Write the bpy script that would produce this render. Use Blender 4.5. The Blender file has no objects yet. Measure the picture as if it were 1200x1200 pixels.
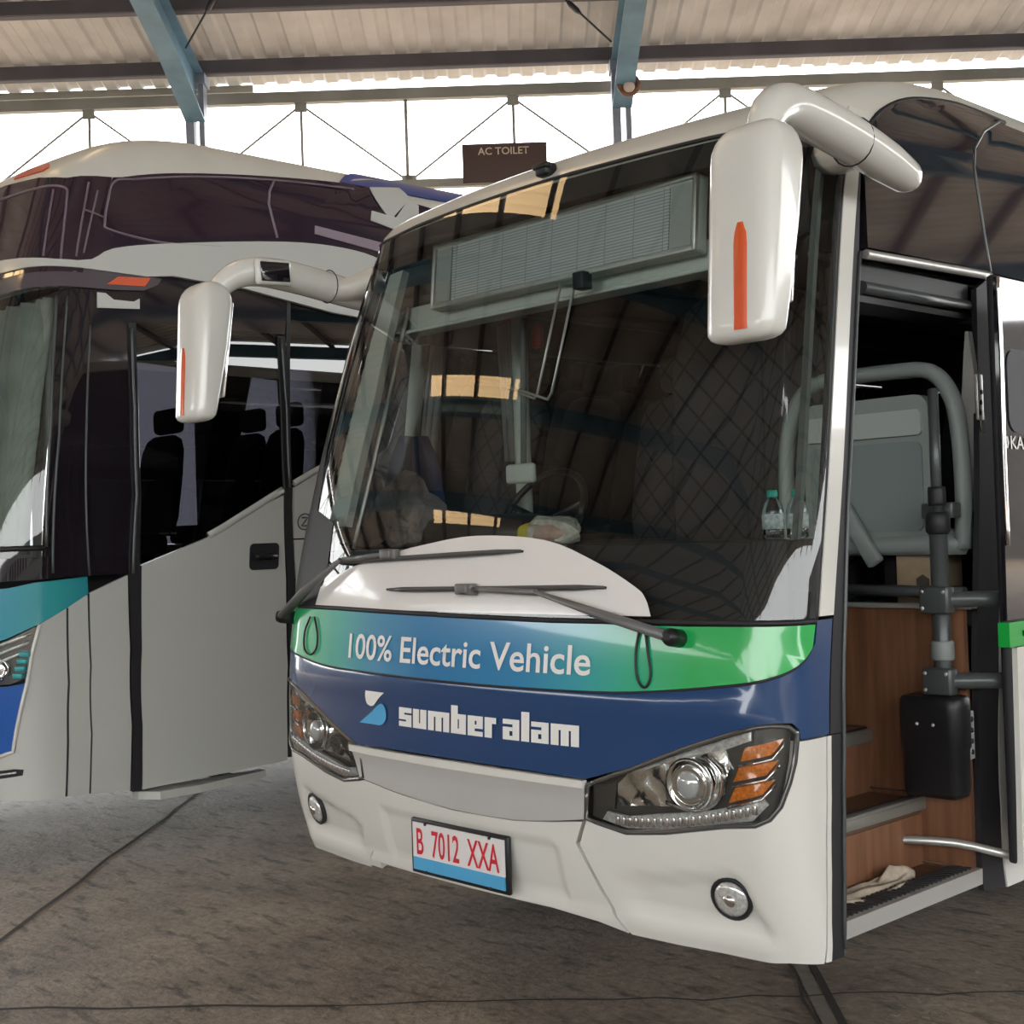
import bpy, bmesh, math, random
import numpy as np
from mathutils import Vector, Matrix
from mathutils.geometry import delaunay_2d_cdt

SC = bpy.context.scene
COL = SC.collection
random.seed(7)

# ------------------------------------------------------------------ camera
YAW, PITCH, ROLL = .819, .0168, -.0333
EYE = Vector((3.337, -2.8935, 1.5336))
fw = Vector((-math.sin(YAW) * math.cos(PITCH), math.cos(YAW) * math.cos(PITCH), math.sin(PITCH)))
r0 = Vector((math.cos(YAW), math.sin(YAW), 0))
u0 = r0.cross(fw)
rt = math.cos(ROLL) * r0 + math.sin(ROLL) * u0
up = -math.sin(ROLL) * r0 + math.cos(ROLL) * u0
cd = bpy.data.cameras.new('camera')
cd.sensor_width = 36
cd.lens = 36 * 1580.5 / 1200
cd.clip_end = 400
cam = bpy.data.objects.new('camera', cd)
COL.objects.link(cam)
M = Matrix((rt, up, -fw)).transposed().to_4x4()
M.translation = EYE
cam.matrix_world = M
SC.camera = cam

# ------------------------------------------------------------------ sky and exposure
W = bpy.data.worlds.new('overcast_sky')
SC.world = W
W.use_nodes = True
bg = W.node_tree.nodes['Background']
bg.inputs[0].default_value = (.985, 1.0, .995, 1)
bg.inputs[1].default_value = 4.4
sun = bpy.data.lights.new('sun', 'SUN')
sun.energy = 2.0
sun.angle = .12
sun.color = (1, .95, .86)
so = bpy.data.objects.new('sun', sun)
COL.objects.link(so)
so.rotation_euler = (math.radians(35), 0, math.radians(-60))
SC.view_settings.view_transform = 'Standard'
SC.view_settings.look = 'None'
SC.view_settings.gamma = 1
SC.view_settings.use_curve_mapping = False
SC.view_settings.exposure = 0.72
SC.cycles.use_denoising = True
SC.cycles.max_bounces = 10
SC.cycles.transparent_max_bounces = 16
SC.cycles.glossy_bounces = 4
SC.cycles.sample_clamp_indirect = 6

# ------------------------------------------------------------------ materials
MATS = {}


def mat(name, col, rough=.5, metal=0., coat=0., spec=.5, noise=0, nscale=8, bump=0, bscale=60, trans=0, ior=1.45):
    m = bpy.data.materials.new(name)
    m.use_nodes = True
    nt = m.node_tree
    p = nt.nodes['Principled BSDF']
    p.inputs['Base Color'].default_value = (*col, 1)
    p.inputs['Roughness'].default_value = rough
    p.inputs['Metallic'].default_value = metal
    p.inputs['Coat Weight'].default_value = coat
    p.inputs['Coat Roughness'].default_value = .04
    p.inputs['Specular IOR Level'].default_value = spec
    p.inputs['Transmission Weight'].default_value = trans
    p.inputs['IOR'].default_value = ior
    tc = nt.nodes.new('ShaderNodeTexCoord')
    if noise:
        n = nt.nodes.new('ShaderNodeTexNoise')
        n.inputs['Scale'].default_value = nscale
        n.inputs['Detail'].default_value = 5
        nt.links.new(tc.outputs['Object'], n.inputs['Vector'])
        mp = nt.nodes.new('ShaderNodeMapRange')
        mp.inputs[1].default_value = .3
        mp.inputs[2].default_value = .7
        mp.inputs[3].default_value = 1 - noise
        mp.inputs[4].default_value = 1 + noise * .4
        nt.links.new(n.outputs[0], mp.inputs[0])
        mx = nt.nodes.new('ShaderNodeVectorMath')
        mx.operation = 'SCALE'
        mx.inputs[0].default_value = col
        nt.links.new(mp.outputs[0], mx.inputs['Scale'])
        nt.links.new(mx.outputs[0], p.inputs['Base Color'])
    if bump:
        n = nt.nodes.new('ShaderNodeTexNoise')
        n.inputs['Scale'].default_value = bscale
        n.inputs['Detail'].default_value = 4
        nt.links.new(tc.outputs['Object'], n.inputs['Vector'])
        b = nt.nodes.new('ShaderNodeBump')
        b.inputs['Strength'].default_value = bump
        b.inputs['Distance'].default_value = .01
        nt.links.new(n.outputs[0], b.inputs['Height'])
        nt.links.new(b.outputs[0], p.inputs['Normal'])
    MATS[name] = m
    return m


def glass(name, tint, ior=1.7, rough=0.):
    m = bpy.data.materials.new(name)
    m.use_nodes = True
    nt = m.node_tree
    nt.nodes.clear()
    o = nt.nodes.new('ShaderNodeOutputMaterial')
    mx = nt.nodes.new('ShaderNodeMixShader')
    t = nt.nodes.new('ShaderNodeBsdfTransparent')
    g = nt.nodes.new('ShaderNodeBsdfGlossy')
    f = nt.nodes.new('ShaderNodeFresnel')
    t.inputs[0].default_value = (*tint, 1)
    g.inputs[0].default_value = (1, 1, 1, 1)
    g.inputs['Roughness'].default_value = rough
    f.inputs[0].default_value = ior
    nt.links.new(f.outputs[0], mx.inputs[0])
    nt.links.new(t.outputs[0], mx.inputs[1])
    nt.links.new(g.outputs[0], mx.inputs[2])
    nt.links.new(mx.outputs[0], o.inputs[0])
    MATS[name] = m
    return m


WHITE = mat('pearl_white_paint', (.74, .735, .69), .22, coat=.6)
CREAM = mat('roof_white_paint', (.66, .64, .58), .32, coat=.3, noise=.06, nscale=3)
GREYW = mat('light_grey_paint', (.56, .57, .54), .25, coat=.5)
SILVER = mat('brushed_silver_trim', (.66, .66, .65), .4, metal=.4, bump=.03, bscale=300)
CHROME = mat('chrome', (.85, .85, .85), .08, metal=1)
NOSE = mat('worn_step_edge', (.27, .26, .24), .45, metal=.4)
ALU = mat('aluminium_edge', (.72, .72, .70), .35, metal=.7)
NAVY = mat('navy_paint', (.012, .055, .17), .16, coat=.8)
BLUE = mat('bright_blue_paint', (.01, .10, .42), .2, coat=.8)
BLACKG = mat('gloss_black_panel', (.016, .013, .018), .04, coat=1)  # faint purple tint paints veiling haze into the black
RUBBER = mat('black_rubber', (.018, .018, .022), .5)
BLACKP = mat('black_plastic', (.012, .012, .014), .38, bump=.06, bscale=400)
BLACKI = mat('interior_black', (.022, .022, .026), .7)
DGREY = mat('dark_grey_metal', (.085, .095, .098), .32, metal=.25)
WIPG = mat('grey_wiper_metal', (.17, .17, .17), .4, metal=.2)
GREYP = mat('grey_plastic', (.24, .27, .265), .45)
GREYPL = mat('grey_plastic_light', (.40, .43, .42), .45)
GREYPD = mat('grey_plastic_recess', (.19, .225, .23), .5)
TRIMI = mat('interior_trim_grey', (.58, .63, .59), .6)
TRIMD = mat('interior_trim_dark', (.16, .18, .18), .6)
ORANGE = mat('orange_reflector', (.72, .10, .02), .3, coat=.5)
AMBER = mat('amber_lens', (.75, .22, .015), .2, coat=1, noise=.4, nscale=120)
CLEARL = mat('clear_lamp_lens', (.80, .81, .80), .15, metal=.5, noise=.35, nscale=90)
LAMPD = mat('lamp_housing_dark', (.06, .06, .058), .12, coat=1)
REFL = mat('lamp_reflector', (.90, .90, .88), .12, metal=1, noise=.12, nscale=50)
LETTER = mat('white_lettering', (.86, .86, .84), .4)
LOGOB = mat('sky_blue_decal', (.08, .42, .75), .35)
PLATEW = mat('plate_white', (.78, .76, .76), .4)
PLATER = mat('plate_red', (.66, .025, .045), .4)
PLATEB = mat('plate_blue', (.09, .40, .70), .4)
BROWNS = mat('brown_sign_board', (.085, .05, .042), .6)
SIGNL = mat('sign_letters', (.66, .55, .41), .6)
STEELB = mat('blue_painted_steel', (.15, .28, .38), .5, noise=.3, nscale=2)
STEELG = mat('grey_painted_steel', (.28, .30, .36), .55, noise=.25, nscale=2)
PURL = mat('dark_purlin_steel', (.11, .10, .115), .6, noise=.3, nscale=1.5)
GIRD = mat('olive_grey_steel', (.34, .33, .29), .6, noise=.2, nscale=2)
RUST = mat('rusty_brown', (.26, .13, .085), .7, noise=.4, nscale=30)
PALE = mat('pale_lamp_face', (.70, .58, .48), .4)
TYRE = mat('tyre_rubber', (.02, .02, .02), .8)
SEATF = mat('dark_seat_fabric', (.030, .031, .035), .85)
CLOTH = mat('beige_rag', (.50, .43, .34), .9, noise=.25, nscale=25)
JACK = mat('mauve_grey_fabric', (.33, .29, .29), .9, noise=.35, nscale=14)
BLUEF = mat('blue_fabric', (.015, .05, .15), .8)
CARD = mat('brown_cardboard', (.44, .33, .22), .8, noise=.15, nscale=12)
CARDD = mat('dark_print', (.09, .075, .06), .7)
CAPG = mat('teal_bottle_cap', (.01, .38, .32), .35)
LABELW = mat('bottle_label', (.62, .72, .76), .4, noise=.5, nscale=60)
BAGW = mat('clear_plastic_bag', (.62, .60, .52), .18, coat=1, noise=.35, nscale=30)
BREAD = mat('pinkish_food', (.62, .42, .34), .7)
YELL = mat('yellow_food', (.62, .52, .06), .6)
GREEND = mat('green_door_band', (.012, .40, .06), .3, coat=.7)
SCREENW = mat('white_screen_film', (.84, .81, .79), .12, coat=.6)
WOODST = mat('step_tread_brown', (.13, .075, .045), .5, noise=.25, nscale=9)
CURT = mat('grey_curtain', (.36, .36, .35), .9, noise=.12, nscale=10)
WOODT = mat('tan_board', (.62, .36, .16), .6, noise=.2, nscale=6)
GROUT = mat('dark_joint_filler', (.045, .038, .032), .9)
STONEL = mat('kerb_stone', (.20, .175, .145), .9, noise=.25, nscale=12, bump=.3, bscale=40)
REDP = mat('red_plastic', (.45, .02, .03), .4)
DARKGM = mat('door_window_glass', (.05, .06, .08), .05, coat=1)
LBLUE = mat('deep_blue_decal', (.03, .06, .30), .3, coat=.5)
TEALL = mat('teal_lamp', (.03, .32, .34), .3)
VISG = mat('visor_grey', (.10, .085, .10), .15, coat=.8)
UPGL = mat('haze_tint_black_glass', (.035, .018, .030), .05, coat=1)  # plum cast in the base colour stands in for veiling haze
UPLN = mat('window_seam', (.20, .15, .19), .3)
BLINDM = mat('grey_green_blind', (.25, .285, .26), .85, noise=.25, nscale=6)
MAUVE = mat('mauve_decal', (.30, .24, .29), .3)
WALLM = mat('unseen_wall_plaster', (.09, .085, .08), .8, noise=.2, nscale=.5)
WINDSH = glass('windscreen_glass', (.84, .88, .85), 1.62)
SIDEGL = glass('tinted_side_glass', (.16, .17, .18), 1.75)
DARKGL = glass('dark_tinted_glass', (.07, .066, .08), 1.8)
CLEAR = glass('clear_plastic', (.86, .92, .92), 1.45)
LAMPGL = glass('lamp_cover_glass', (.93, .94, .93), 1.5)


def led_mat():
    m = mat('led_matrix', (.3, .32, .33), .35)
    nt = m.node_tree
    p = nt.nodes['Principled BSDF']
    tc = nt.nodes.new('ShaderNodeTexCoord')
    b = nt.nodes.new('ShaderNodeTexBrick')
    b.offset = 0
    b.inputs['Scale'].default_value = 1
    b.inputs['Brick Width'].default_value = .128
    b.inputs['Row Height'].default_value = .0105
    b.inputs['Mortar Size'].default_value = .0022
    b.inputs['Mortar Smooth'].default_value = .2
    b.inputs['Color1'].default_value = (.60, .64, .66, 1)
    b.inputs['Color2'].default_value = (.66, .70, .72, 1)
    b.inputs['Mortar'].default_value = (.34, .37, .39, 1)
    mp = nt.nodes.new('ShaderNodeSeparateXYZ')
    cb = nt.nodes.new('ShaderNodeCombineXYZ')
    nt.links.new(tc.outputs['Object'], mp.inputs[0])
    nt.links.new(mp.outputs[0], cb.inputs[0])
    nt.links.new(mp.outputs[2], cb.inputs[1])
    nt.links.new(cb.outputs[0], b.inputs['Vector'])
    nt.links.new(b.outputs[0], p.inputs['Base Color'])
    return m


LEDM = led_mat()


def band_mat():
    """green to blue to green wrap along the front of the bus (a printed decal)"""
    m = mat('green_blue_decal', (0, .4, .2), .18, coat=.8)
    nt = m.node_tree
    p = nt.nodes['Principled BSDF']
    tc = nt.nodes.new('ShaderNodeTexCoord')
    s = nt.nodes.new('ShaderNodeSeparateXYZ')
    mr = nt.nodes.new('ShaderNodeMapRange')
    mr.inputs[1].default_value = -1.2
    mr.inputs[2].default_value = 1.2
    r = nt.nodes.new('ShaderNodeValToRGB')
    e = r.color_ramp.elements
    pts = [(0.0, (.03, .46, .13)), (.10, (.06, .50, .22)), (.20, (.05, .42, .36)), (.30, (.05, .28, .47)), (.42, (.035, .21, .45)),
           (.62, (.04, .24, .47)), (.72, (.05, .36, .42)), (.80, (.04, .44, .25)), (.88, (.02, .42, .10)), (1.0, (.03, .46, .10))]
    e[0].position, e[0].color = pts[0][0], (*pts[0][1], 1)
    e[1].position, e[1].color = pts[-1][0], (*pts[-1][1], 1)
    for a, c in pts[1:-1]:
        k = e.new(a)
        k.color = (*c, 1)
    nt.links.new(tc.outputs['Object'], s.inputs[0])
    nt.links.new(s.outputs[0], mr.inputs[0])
    nt.links.new(mr.outputs[0], r.inputs[0])
    nt.links.new(r.outputs[0], p.inputs['Base Color'])
    return m


BAND = band_mat()


def teal_mat():
    m = mat('teal_decal', (.02, .30, .36), .18, coat=.8)
    nt = m.node_tree
    p = nt.nodes['Principled BSDF']
    tc = nt.nodes.new('ShaderNodeTexCoord')
    s = nt.nodes.new('ShaderNodeSeparateXYZ')
    mr = nt.nodes.new('ShaderNodeMapRange')
    mr.inputs[1].default_value = -.4
    mr.inputs[2].default_value = .2
    r = nt.nodes.new('ShaderNodeValToRGB')
    r.color_ramp.elements[0].color = (.02, .24, .40, 1)
    r.color_ramp.elements[1].color = (.02, .22, .28, 1)
    k = r.color_ramp.elements.new(.6)
    k.color = (.05, .38, .40, 1)
    nt.links.new(tc.outputs['Object'], s.inputs[0])
    nt.links.new(s.outputs[1], mr.inputs[0])
    nt.links.new(mr.outputs[0], r.inputs[0])
    nt.links.new(r.outputs[0], p.inputs['Base Color'])
    return m


TEAL = teal_mat()


def wood_mat():
    m = mat('brown_wood_laminate', (.2, .09, .05), .42)
    nt = m.node_tree
    p = nt.nodes['Principled BSDF']
    tc = nt.nodes.new('ShaderNodeTexCoord')
    mp = nt.nodes.new('ShaderNodeMapping')
    mp.inputs['Scale'].default_value = (22, 22, 1.4)
    n = nt.nodes.new('ShaderNodeTexNoise')
    n.inputs['Scale'].default_value = 1.5
    n.inputs['Detail'].default_value = 6
    r = nt.nodes.new('ShaderNodeValToRGB')
    r.color_ramp.elements[0].position = .3
    r.color_ramp.elements[0].color = (.155, .068, .037, 1)
    r.color_ramp.elements[1].position = .7
    r.color_ramp.elements[1].color = (.27, .13, .07, 1)
    nt.links.new(tc.outputs['Object'], mp.inputs[0])
    nt.links.new(mp.outputs[0], n.inputs['Vector'])
    nt.links.new(n.outputs[0], r.inputs[0])
    nt.links.new(r.outputs[0], p.inputs['Base Color'])
    return m


WOOD = wood_mat()


def quilt_mat():
    m = mat('quilted_black_fabric', (.05, .047, .052), .8)
    nt = m.node_tree
    p = nt.nodes['Principled BSDF']
    tc = nt.nodes.new('ShaderNodeTexCoord')
    mp = nt.nodes.new('ShaderNodeMapping')
    mp.inputs['Rotation'].default_value = (0, math.radians(45), 0)
    s = nt.nodes.new('ShaderNodeSeparateXYZ')
    cb = nt.nodes.new('ShaderNodeCombineXYZ')
    b = nt.nodes.new('ShaderNodeTexBrick')
    b.offset = 0
    b.inputs['Scale'].default_value = 1
    b.inputs['Brick Width'].default_value = .10
    b.inputs['Row Height'].default_value = .10
    b.inputs['Mortar Size'].default_value = .006
    b.inputs['Color1'].default_value = (.055, .05, .056, 1)
    b.inputs['Color2'].default_value = (.06, .055, .06, 1)
    b.inputs['Mortar'].default_value = (.02, .018, .022, 1)
    nt.links.new(tc.outputs['Object'], mp.inputs[0])
    nt.links.new(mp.outputs[0], s.inputs[0])
    nt.links.new(s.outputs[0], cb.inputs[0])
    nt.links.new(s.outputs[2], cb.inputs[1])
    nt.links.new(cb.outputs[0], b.inputs['Vector'])
    nt.links.new(b.outputs[0], p.inputs['Base Color'])
    return m


QUILT = quilt_mat()


def floor_mat():
    m = mat('stained_concrete', (.15, .13, .11), .62)
    nt = m.node_tree
    p = nt.nodes['Principled BSDF']
    tc = nt.nodes.new('ShaderNodeTexCoord')

    def noise(scale, detail, stretch=(1, 1, 1), rot=0):
        mp = nt.nodes.new('ShaderNodeMapping')
        mp.inputs['Scale'].default_value = stretch
        mp.inputs['Rotation'].default_value = (0, 0, rot)
        n = nt.nodes.new('ShaderNodeTexNoise')
        n.inputs['Scale'].default_value = scale
        n.inputs['Detail'].default_value = detail
        n.inputs['Roughness'].default_value = .6
        nt.links.new(tc.outputs['Object'], mp.inputs[0])
        nt.links.new(mp.outputs[0], n.inputs['Vector'])
        return n.outputs[0]

    def ramp(src, a, ca, b, cb):
        r = nt.nodes.new('ShaderNodeValToRGB')
        r.color_ramp.elements[0].position = a
        r.color_ramp.elements[0].color = (*ca, 1)
        r.color_ramp.elements[1].position = b
        r.color_ramp.elements[1].color = (*cb, 1)
        nt.links.new(src, r.inputs[0])
        return r.outputs[0]

    def mul(a, b):
        x = nt.nodes.new('ShaderNodeMix')
        x.data_type = 'RGBA'
        x.blend_type = 'MULTIPLY'
        x.inputs[0].default_value = 1
        nt.links.new(a, x.inputs[6])
        nt.links.new(b, x.inputs[7])
        return x.outputs[2]

    base = ramp(noise(1.6, 8), .32, (.150, .112, .080), .68, (.35, .277, .205))
    fine = ramp(noise(26, 6), .3, (.62, .62, .62), .65, (1.1, 1.1, 1.1))
    stain = ramp(noise(5, 6, (1, 3.2, 1), .8), .34, (.36, .33, .30), .47, (1, 1, 1))
    spots = ramp(noise(11, 3, (1, 2.2, 1), .5), .27, (.5, .48, .46), .35, (1, 1, 1))
    c = mul(mul(mul(base, fine), stain), spots)
    nt.links.new(c, p.inputs['Base Color'])
    b = nt.nodes.new('ShaderNodeBump')
    b.inputs['Strength'].default_value = .8
    b.inputs['Distance'].default_value = .025
    nt.links.new(noise(34, 7), b.inputs['Height'])
    nt.links.new(b.outputs[0], p.inputs['Normal'])
    return m


FLOORM = floor_mat()


def roofsheet_mat():
    m = mat('corrugated_sheet', (.5, .47, .45), .55)
    nt = m.node_tree
    p = nt.nodes['Principled BSDF']
    tc = nt.nodes.new('ShaderNodeTexCoord')
    n = nt.nodes.new('ShaderNodeTexNoise')
    n.inputs['Scale'].default_value = 1.2
    n.inputs['Detail'].default_value = 6
    r = nt.nodes.new('ShaderNodeValToRGB')
    r.color_ramp.elements[0].position = .3
    r.color_ramp.elements[0].color = (.53, .50, .475, 1)
    r.color_ramp.elements[1].position = .7
    r.color_ramp.elements[1].color = (.74, .705, .68, 1)
    nt.links.new(tc.outputs['Object'], n.inputs['Vector'])
    nt.links.new(n.outputs[0], r.inputs[0])
    nt.links.new(r.outputs[0], p.inputs['Base Color'])
    return m


ROOFM = roofsheet_mat()


def skylight_mat():
    m = bpy.data.materials.new('translucent_roof_sheet')
    m.use_nodes = True
    nt = m.node_tree
    nt.nodes.clear()
    o = nt.nodes.new('ShaderNodeOutputMaterial')
    t = nt.nodes.new('ShaderNodeBsdfTranslucent')
    t.inputs[0].default_value = (.80, .53, .27, 1)
    nt.links.new(t.outputs[0], o.inputs[0])
    return m


SKYL = skylight_mat()

# ------------------------------------------------------------------ mesh helpers
def link(name, me, m, parent=None, smooth=False, loc=None):
    o = bpy.data.objects.new(name, me)
    COL.objects.link(o)
    if m is not None:
        me.materials.append(m)
    if smooth:
        me.polygons.foreach_set('use_smooth', [True] * len(me.polygons))
    if parent is not None:
        o.parent = parent
    if loc is not None:
        o.location = loc
    return o


class MB:
    def __init__(s):
        s.v = []
        s.f = []
        s.sm = []

    def add(s, vs, fs, smooth=False):
        k = len(s.v)
        s.v += [tuple(map(float, v)) for v in vs]
        s.f += [[i + k for i in f] for f in fs]
        s.sm += [smooth] * len(fs)
        return s

    def box(s, c, d, rot=None, bev=0, seg=2):
        bm = bmesh.new()
        bmesh.ops.create_cube(bm, size=1)
        for v in bm.verts:
            v.co = Vector((v.co.x * d[0], v.co.y * d[1], v.co.z * d[2]))
        if bev:
            bmesh.ops.bevel(bm, geom=list(bm.edges), offset=min(bev, min(d) * .49), segments=seg, profile=.5, affect='EDGES')
        mt = (rot if rot is not None else Matrix.Identity(3))
        c = Vector(c)
        bm.verts.ensure_lookup_table()
        vs = [mt @ v.co + c for v in bm.verts]
        fs = [[v.index for v in f.verts] for f in bm.faces]
        bm.free()
        return s.add(vs, fs, bool(bev))

    def loft(s, rings, cap=True, closed=True, smooth=True):
        n = len(rings[0])
        vs = [p for r in rings for p in r]
        fs = []
        for i in range(len(rings) - 1):
            for j in range(n if closed else n - 1):
                a, b = i * n + j, i * n + (j + 1) % n
                fs.append([a, b, b + n, a + n])
        s.add(vs, fs, smooth)
        if cap:
            k = len(s.v) - len(vs)
            s.f += [[k + j for j in range(n)][::-1], [k + (len(rings) - 1) * n + j for j in range(n)]]
            s.sm += [False, False]
        return s

    def tube(s, path, r, n=8, squash=None, cap=True, spline=0):
        P = [Vector(p) for p in path]
        Rr = list(r) if hasattr(r, '__len__') else [r] * len(P)
        if spline:
            Q, RR = [], []
            for i in range(len(P) - 1):
                p0, p1, p2, p3 = P[max(i - 1, 0)], P[i], P[i + 1], P[min(i + 2, len(P) - 1)]
                for k in range(spline):
                    t = k / spline
                    Q.append(.5 * ((2 * p1) + (p2 - p0) * t + (2 * p0 - 5 * p1 + 4 * p2 - p3) * t * t + (3 * p1 - p0 - 3 * p2 + p3) * t ** 3))
                    RR.append(Rr[i] * (1 - t) + Rr[i + 1] * t)
            Q.append(P[-1])
            RR.append(Rr[-1])
            P, Rr = Q, RR
        rings = []
        prev = None
        for i, p in enumerate(P):
            t = (P[min(i + 1, len(P) - 1)] - P[max(i - 1, 0)]).normalized()
            if prev is None:
                a = t.cross(Vector((0, 0, 1)))
                if a.length < .05:
                    a = t.cross(Vector((1, 0, 0)))
            else:
                a = prev - t * prev.dot(t)
            a.normalize()
            prev = a
            b = t.cross(a)
            sq = squash or (1, 1)
            rings.append([p + (a * math.cos(q) * sq[0] + b * math.sin(q) * sq[1]) * Rr[i] for q in [2 * math.pi * j / n for j in range(n)]])
        return s.loft(rings, cap)

    def lathe(s, c, axis, prof, n=20):
        """prof: list of (radius, distance along axis)"""
        ax = Vector(axis).normalized()
        a = ax.cross(Vector((0, 0, 1)))
        if a.length < .05:
            a = Vector((1, 0, 0))
        a.normalize()
        b = ax.cross(a)
        c = Vector(c)
        rings = [[c + ax * h + (a * math.cos(q) + b * math.sin(q)) * max(r, 1e-4) for q in [2 * math.pi * j / n for j in range(n)]] for r, h in prof]
        return s.loft(rings, True)

    def prism(s, poly, axis, lo, hi, smooth=False):
        """poly in the two axes other than `axis`, extruded lo..hi"""
        def pt(q, h):
            return (h, q[0], q[1]) if axis == 0 else ((q[0], h, q[1]) if axis == 1 else (q[0], q[1], h))
        n = len(poly)
        s.add([pt(q, lo) for q in poly] + [pt(q, hi) for q in poly],
              [[i, (i + 1) % n, (i + 1) % n + n, i + n] for i in range(n)] + [list(range(n))[::-1], list(range(n, 2 * n))], smooth)
        return s

    def build(s, name, m, parent=None, loc=None):
        me = bpy.data.meshes.new(name)
        me.from_pydata(s.v, [], s.f)
        bm = bmesh.new()
        bm.from_mesh(me)
        bmesh.ops.recalc_face_normals(bm, faces=bm.faces)
        bm.to_mesh(me)
        bm.free()
        o = link(name, me, m, parent, False, loc)
        me.polygons.foreach_set('use_smooth', s.sm)
        return o


def rot(ax, deg):
    return Matrix.Rotation(math.radians(deg), 3, ax)


def box(name, c, d, m, parent=None, bev=0, rt_=None, seg=2):
    return MB().box(c, d, rt_, bev, seg).build(name, m, parent)


def tube(name, path, r, m, parent=None, n=8, spline=0, squash=None):
    return MB().tube(path, r, n, squash, True, spline).build(name, m, parent)


def tag(o, label=None, cat=None, group=None, kind=None):
    if label:
        o['label'] = label
    if cat:
        o['category'] = cat
    if group:
        o['group'] = group
    if kind:
        o['kind'] = kind
    return o


def empty(name, loc, label, cat, group=None):
    o = bpy.data.objects.new(name, None)
    COL.objects.link(o)
    o.location = loc
    return tag(o, label, cat, group)


# ------------------------------------------------------------------ coach body surface
def pchip(xs, ys):
    xs = np.array(xs, float)
    ys = np.array(ys, float)
    h = np.diff(xs)
    d = np.diff(ys) / h
    m = np.zeros_like(ys)
    m[0], m[-1] = d[0], d[-1]
    for i in range(1, len(xs) - 1):
        if d[i - 1] * d[i] > 0:
            a = 2 * h[i] + h[i - 1]
            b = h[i] + 2 * h[i - 1]
            m[i] = (a + b) / (a / d[i - 1] + b / d[i])

    def f(x):
        if x < xs[0]:
            return ys[0] + m[0] * (x - xs[0])
        if x > xs[-1]:
            return ys[-1] + m[-1] * (x - xs[-1])
        i = int(np.clip(np.searchsorted(xs, x) - 1, 0, len(xs) - 2))
        t = (x - xs[i]) / h[i]
        return (2 * t ** 3 - 3 * t * t + 1) * ys[i] + (t ** 3 - 2 * t * t + t) * h[i] * m[i] + (3 * t * t - 2 * t ** 3) * ys[i + 1] + (t ** 3 - t * t) * h[i] * m[i + 1]
    return f


class Body:
    """outer skin of a coach: u runs round the front and along both sides (0 = middle of the front), v is height"""
    def __init__(s, W, a, r, yc, w, vtop, rz, rin, ry):
        s.W, s.yc, s.w, s.vt, s.rz, s.rin, s.ry = W, yc, w, vtop, rz, rin, ry
        x0 = W - r
        for _ in range(20):
            sl = math.atan(2 * a * x0 / W ** 2)
            x0 = W - r * (1 - math.sin(sl))
        xs = list(np.linspace(0, x0, 80))
        ys = [a * (x / W) ** 2 for x in xs]
        cx, cy = x0 - r * math.sin(sl), ys[-1] + r * math.cos(sl)
        for t in np.linspace(sl, math.pi / 2, 24)[1:]:
            xs.append(cx + r * math.sin(t))
            ys.append(cy - r * math.cos(t))
        s.pu = np.concatenate([[0], np.cumsum(np.hypot(np.diff(xs), np.diff(ys)))])
        s.px, s.py = np.array(xs), np.array(ys)
        s.us, s.ys = s.pu[-1], s.py[-1]

    def plan(s, u):
        a = abs(u)
        if a >= s.us:
            return math.copysign(s.W, u), s.ys + a - s.us
        return math.copysign(np.interp(a, s.pu, s.px), u), float(np.interp(a, s.pu, s.py))

    def __call__(s, u, v):
        px, py = s.plan(u)
        k = min(max((abs(u) - s.us - 1.2) / 6.5, 0), 1)
        fade = 1 - k * k * (3 - 2 * k)
        if v <= s.vt:
            return Vector((px * s.w(v) / s.W, py + s.yc(v) * fade, v))
        q = min((v - s.vt) / s.rz, 1.0) * math.pi / 2
        w = s.w(s.vt) - s.rin * (1 - math.cos(q))
        dz = s.rz * math.sin(q)
        return Vector((px * w / s.W, py + (s.yc(s.vt) + .3 * dz * math.cos(q) + s.ry * (1 - math.cos(q))) * fade, s.vt + dz))

    def n(s, u, v, e=2e-3):
        return (s(u + e, v) - s(u - e, v)).cross(s(u, v + e) - s(u, v - e)).normalized()


def dense(poly, res, closed=True):
    out = []
    n = len(poly)
    for i in range(n if closed else n - 1):
        a, b = poly[i], poly[(i + 1) % n]
        k = max(1, int(math.ceil(math.hypot(b[0] - a[0], b[1] - a[1]) / res)))
        out += [(a[0] + (b[0] - a[0]) * t / k, a[1] + (b[1] - a[1]) * t / k) for t in range(k)]
    if not closed:
        out.append(poly[-1])
    return out


def curve(pts, k=6):
    """smooth open polyline through pts"""
    out = []
    for i in range(len(pts) - 1):
        p0, p1, p2, p3 = pts[max(i - 1, 0)], pts[i], pts[i + 1], pts[min(i + 2, len(pts) - 1)]
        for j in range(k):
            t = j / k
            out.append(tuple(.5 * (2 * p1[c] + (p2[c] - p0[c]) * t + (2 * p0[c] - 5 * p1[c] + 4 * p2[c] - p3[c]) * t * t + (3 * p1[c] - p0[c] - 3 * p2[c] + p3[c]) * t ** 3) for c in (0, 1)))
    out.append(tuple(pts[-1]))
    return out


def rounded(x0, z0, x1, z1, r, k=5):
    out = []
    for cx, cz, a in ((x1 - r, z0 + r, -90), (x1 - r, z1 - r, 0), (x0 + r, z1 - r, 90), (x0 + r, z0 + r, 180)):
        for j in range(k + 1):
            q = math.radians(a + 90 * j / k)
            out.append((cx + r * math.cos(q), cz + r * math.sin(q)))
    return out


def flip(poly):
    return [(-p[0], p[1]) for p in poly][::-1]


def area(p):
    return sum(p[i][0] * p[(i + 1) % len(p)][1] - p[(i + 1) % len(p)][0] * p[i][1] for i in range(len(p)))


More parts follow.
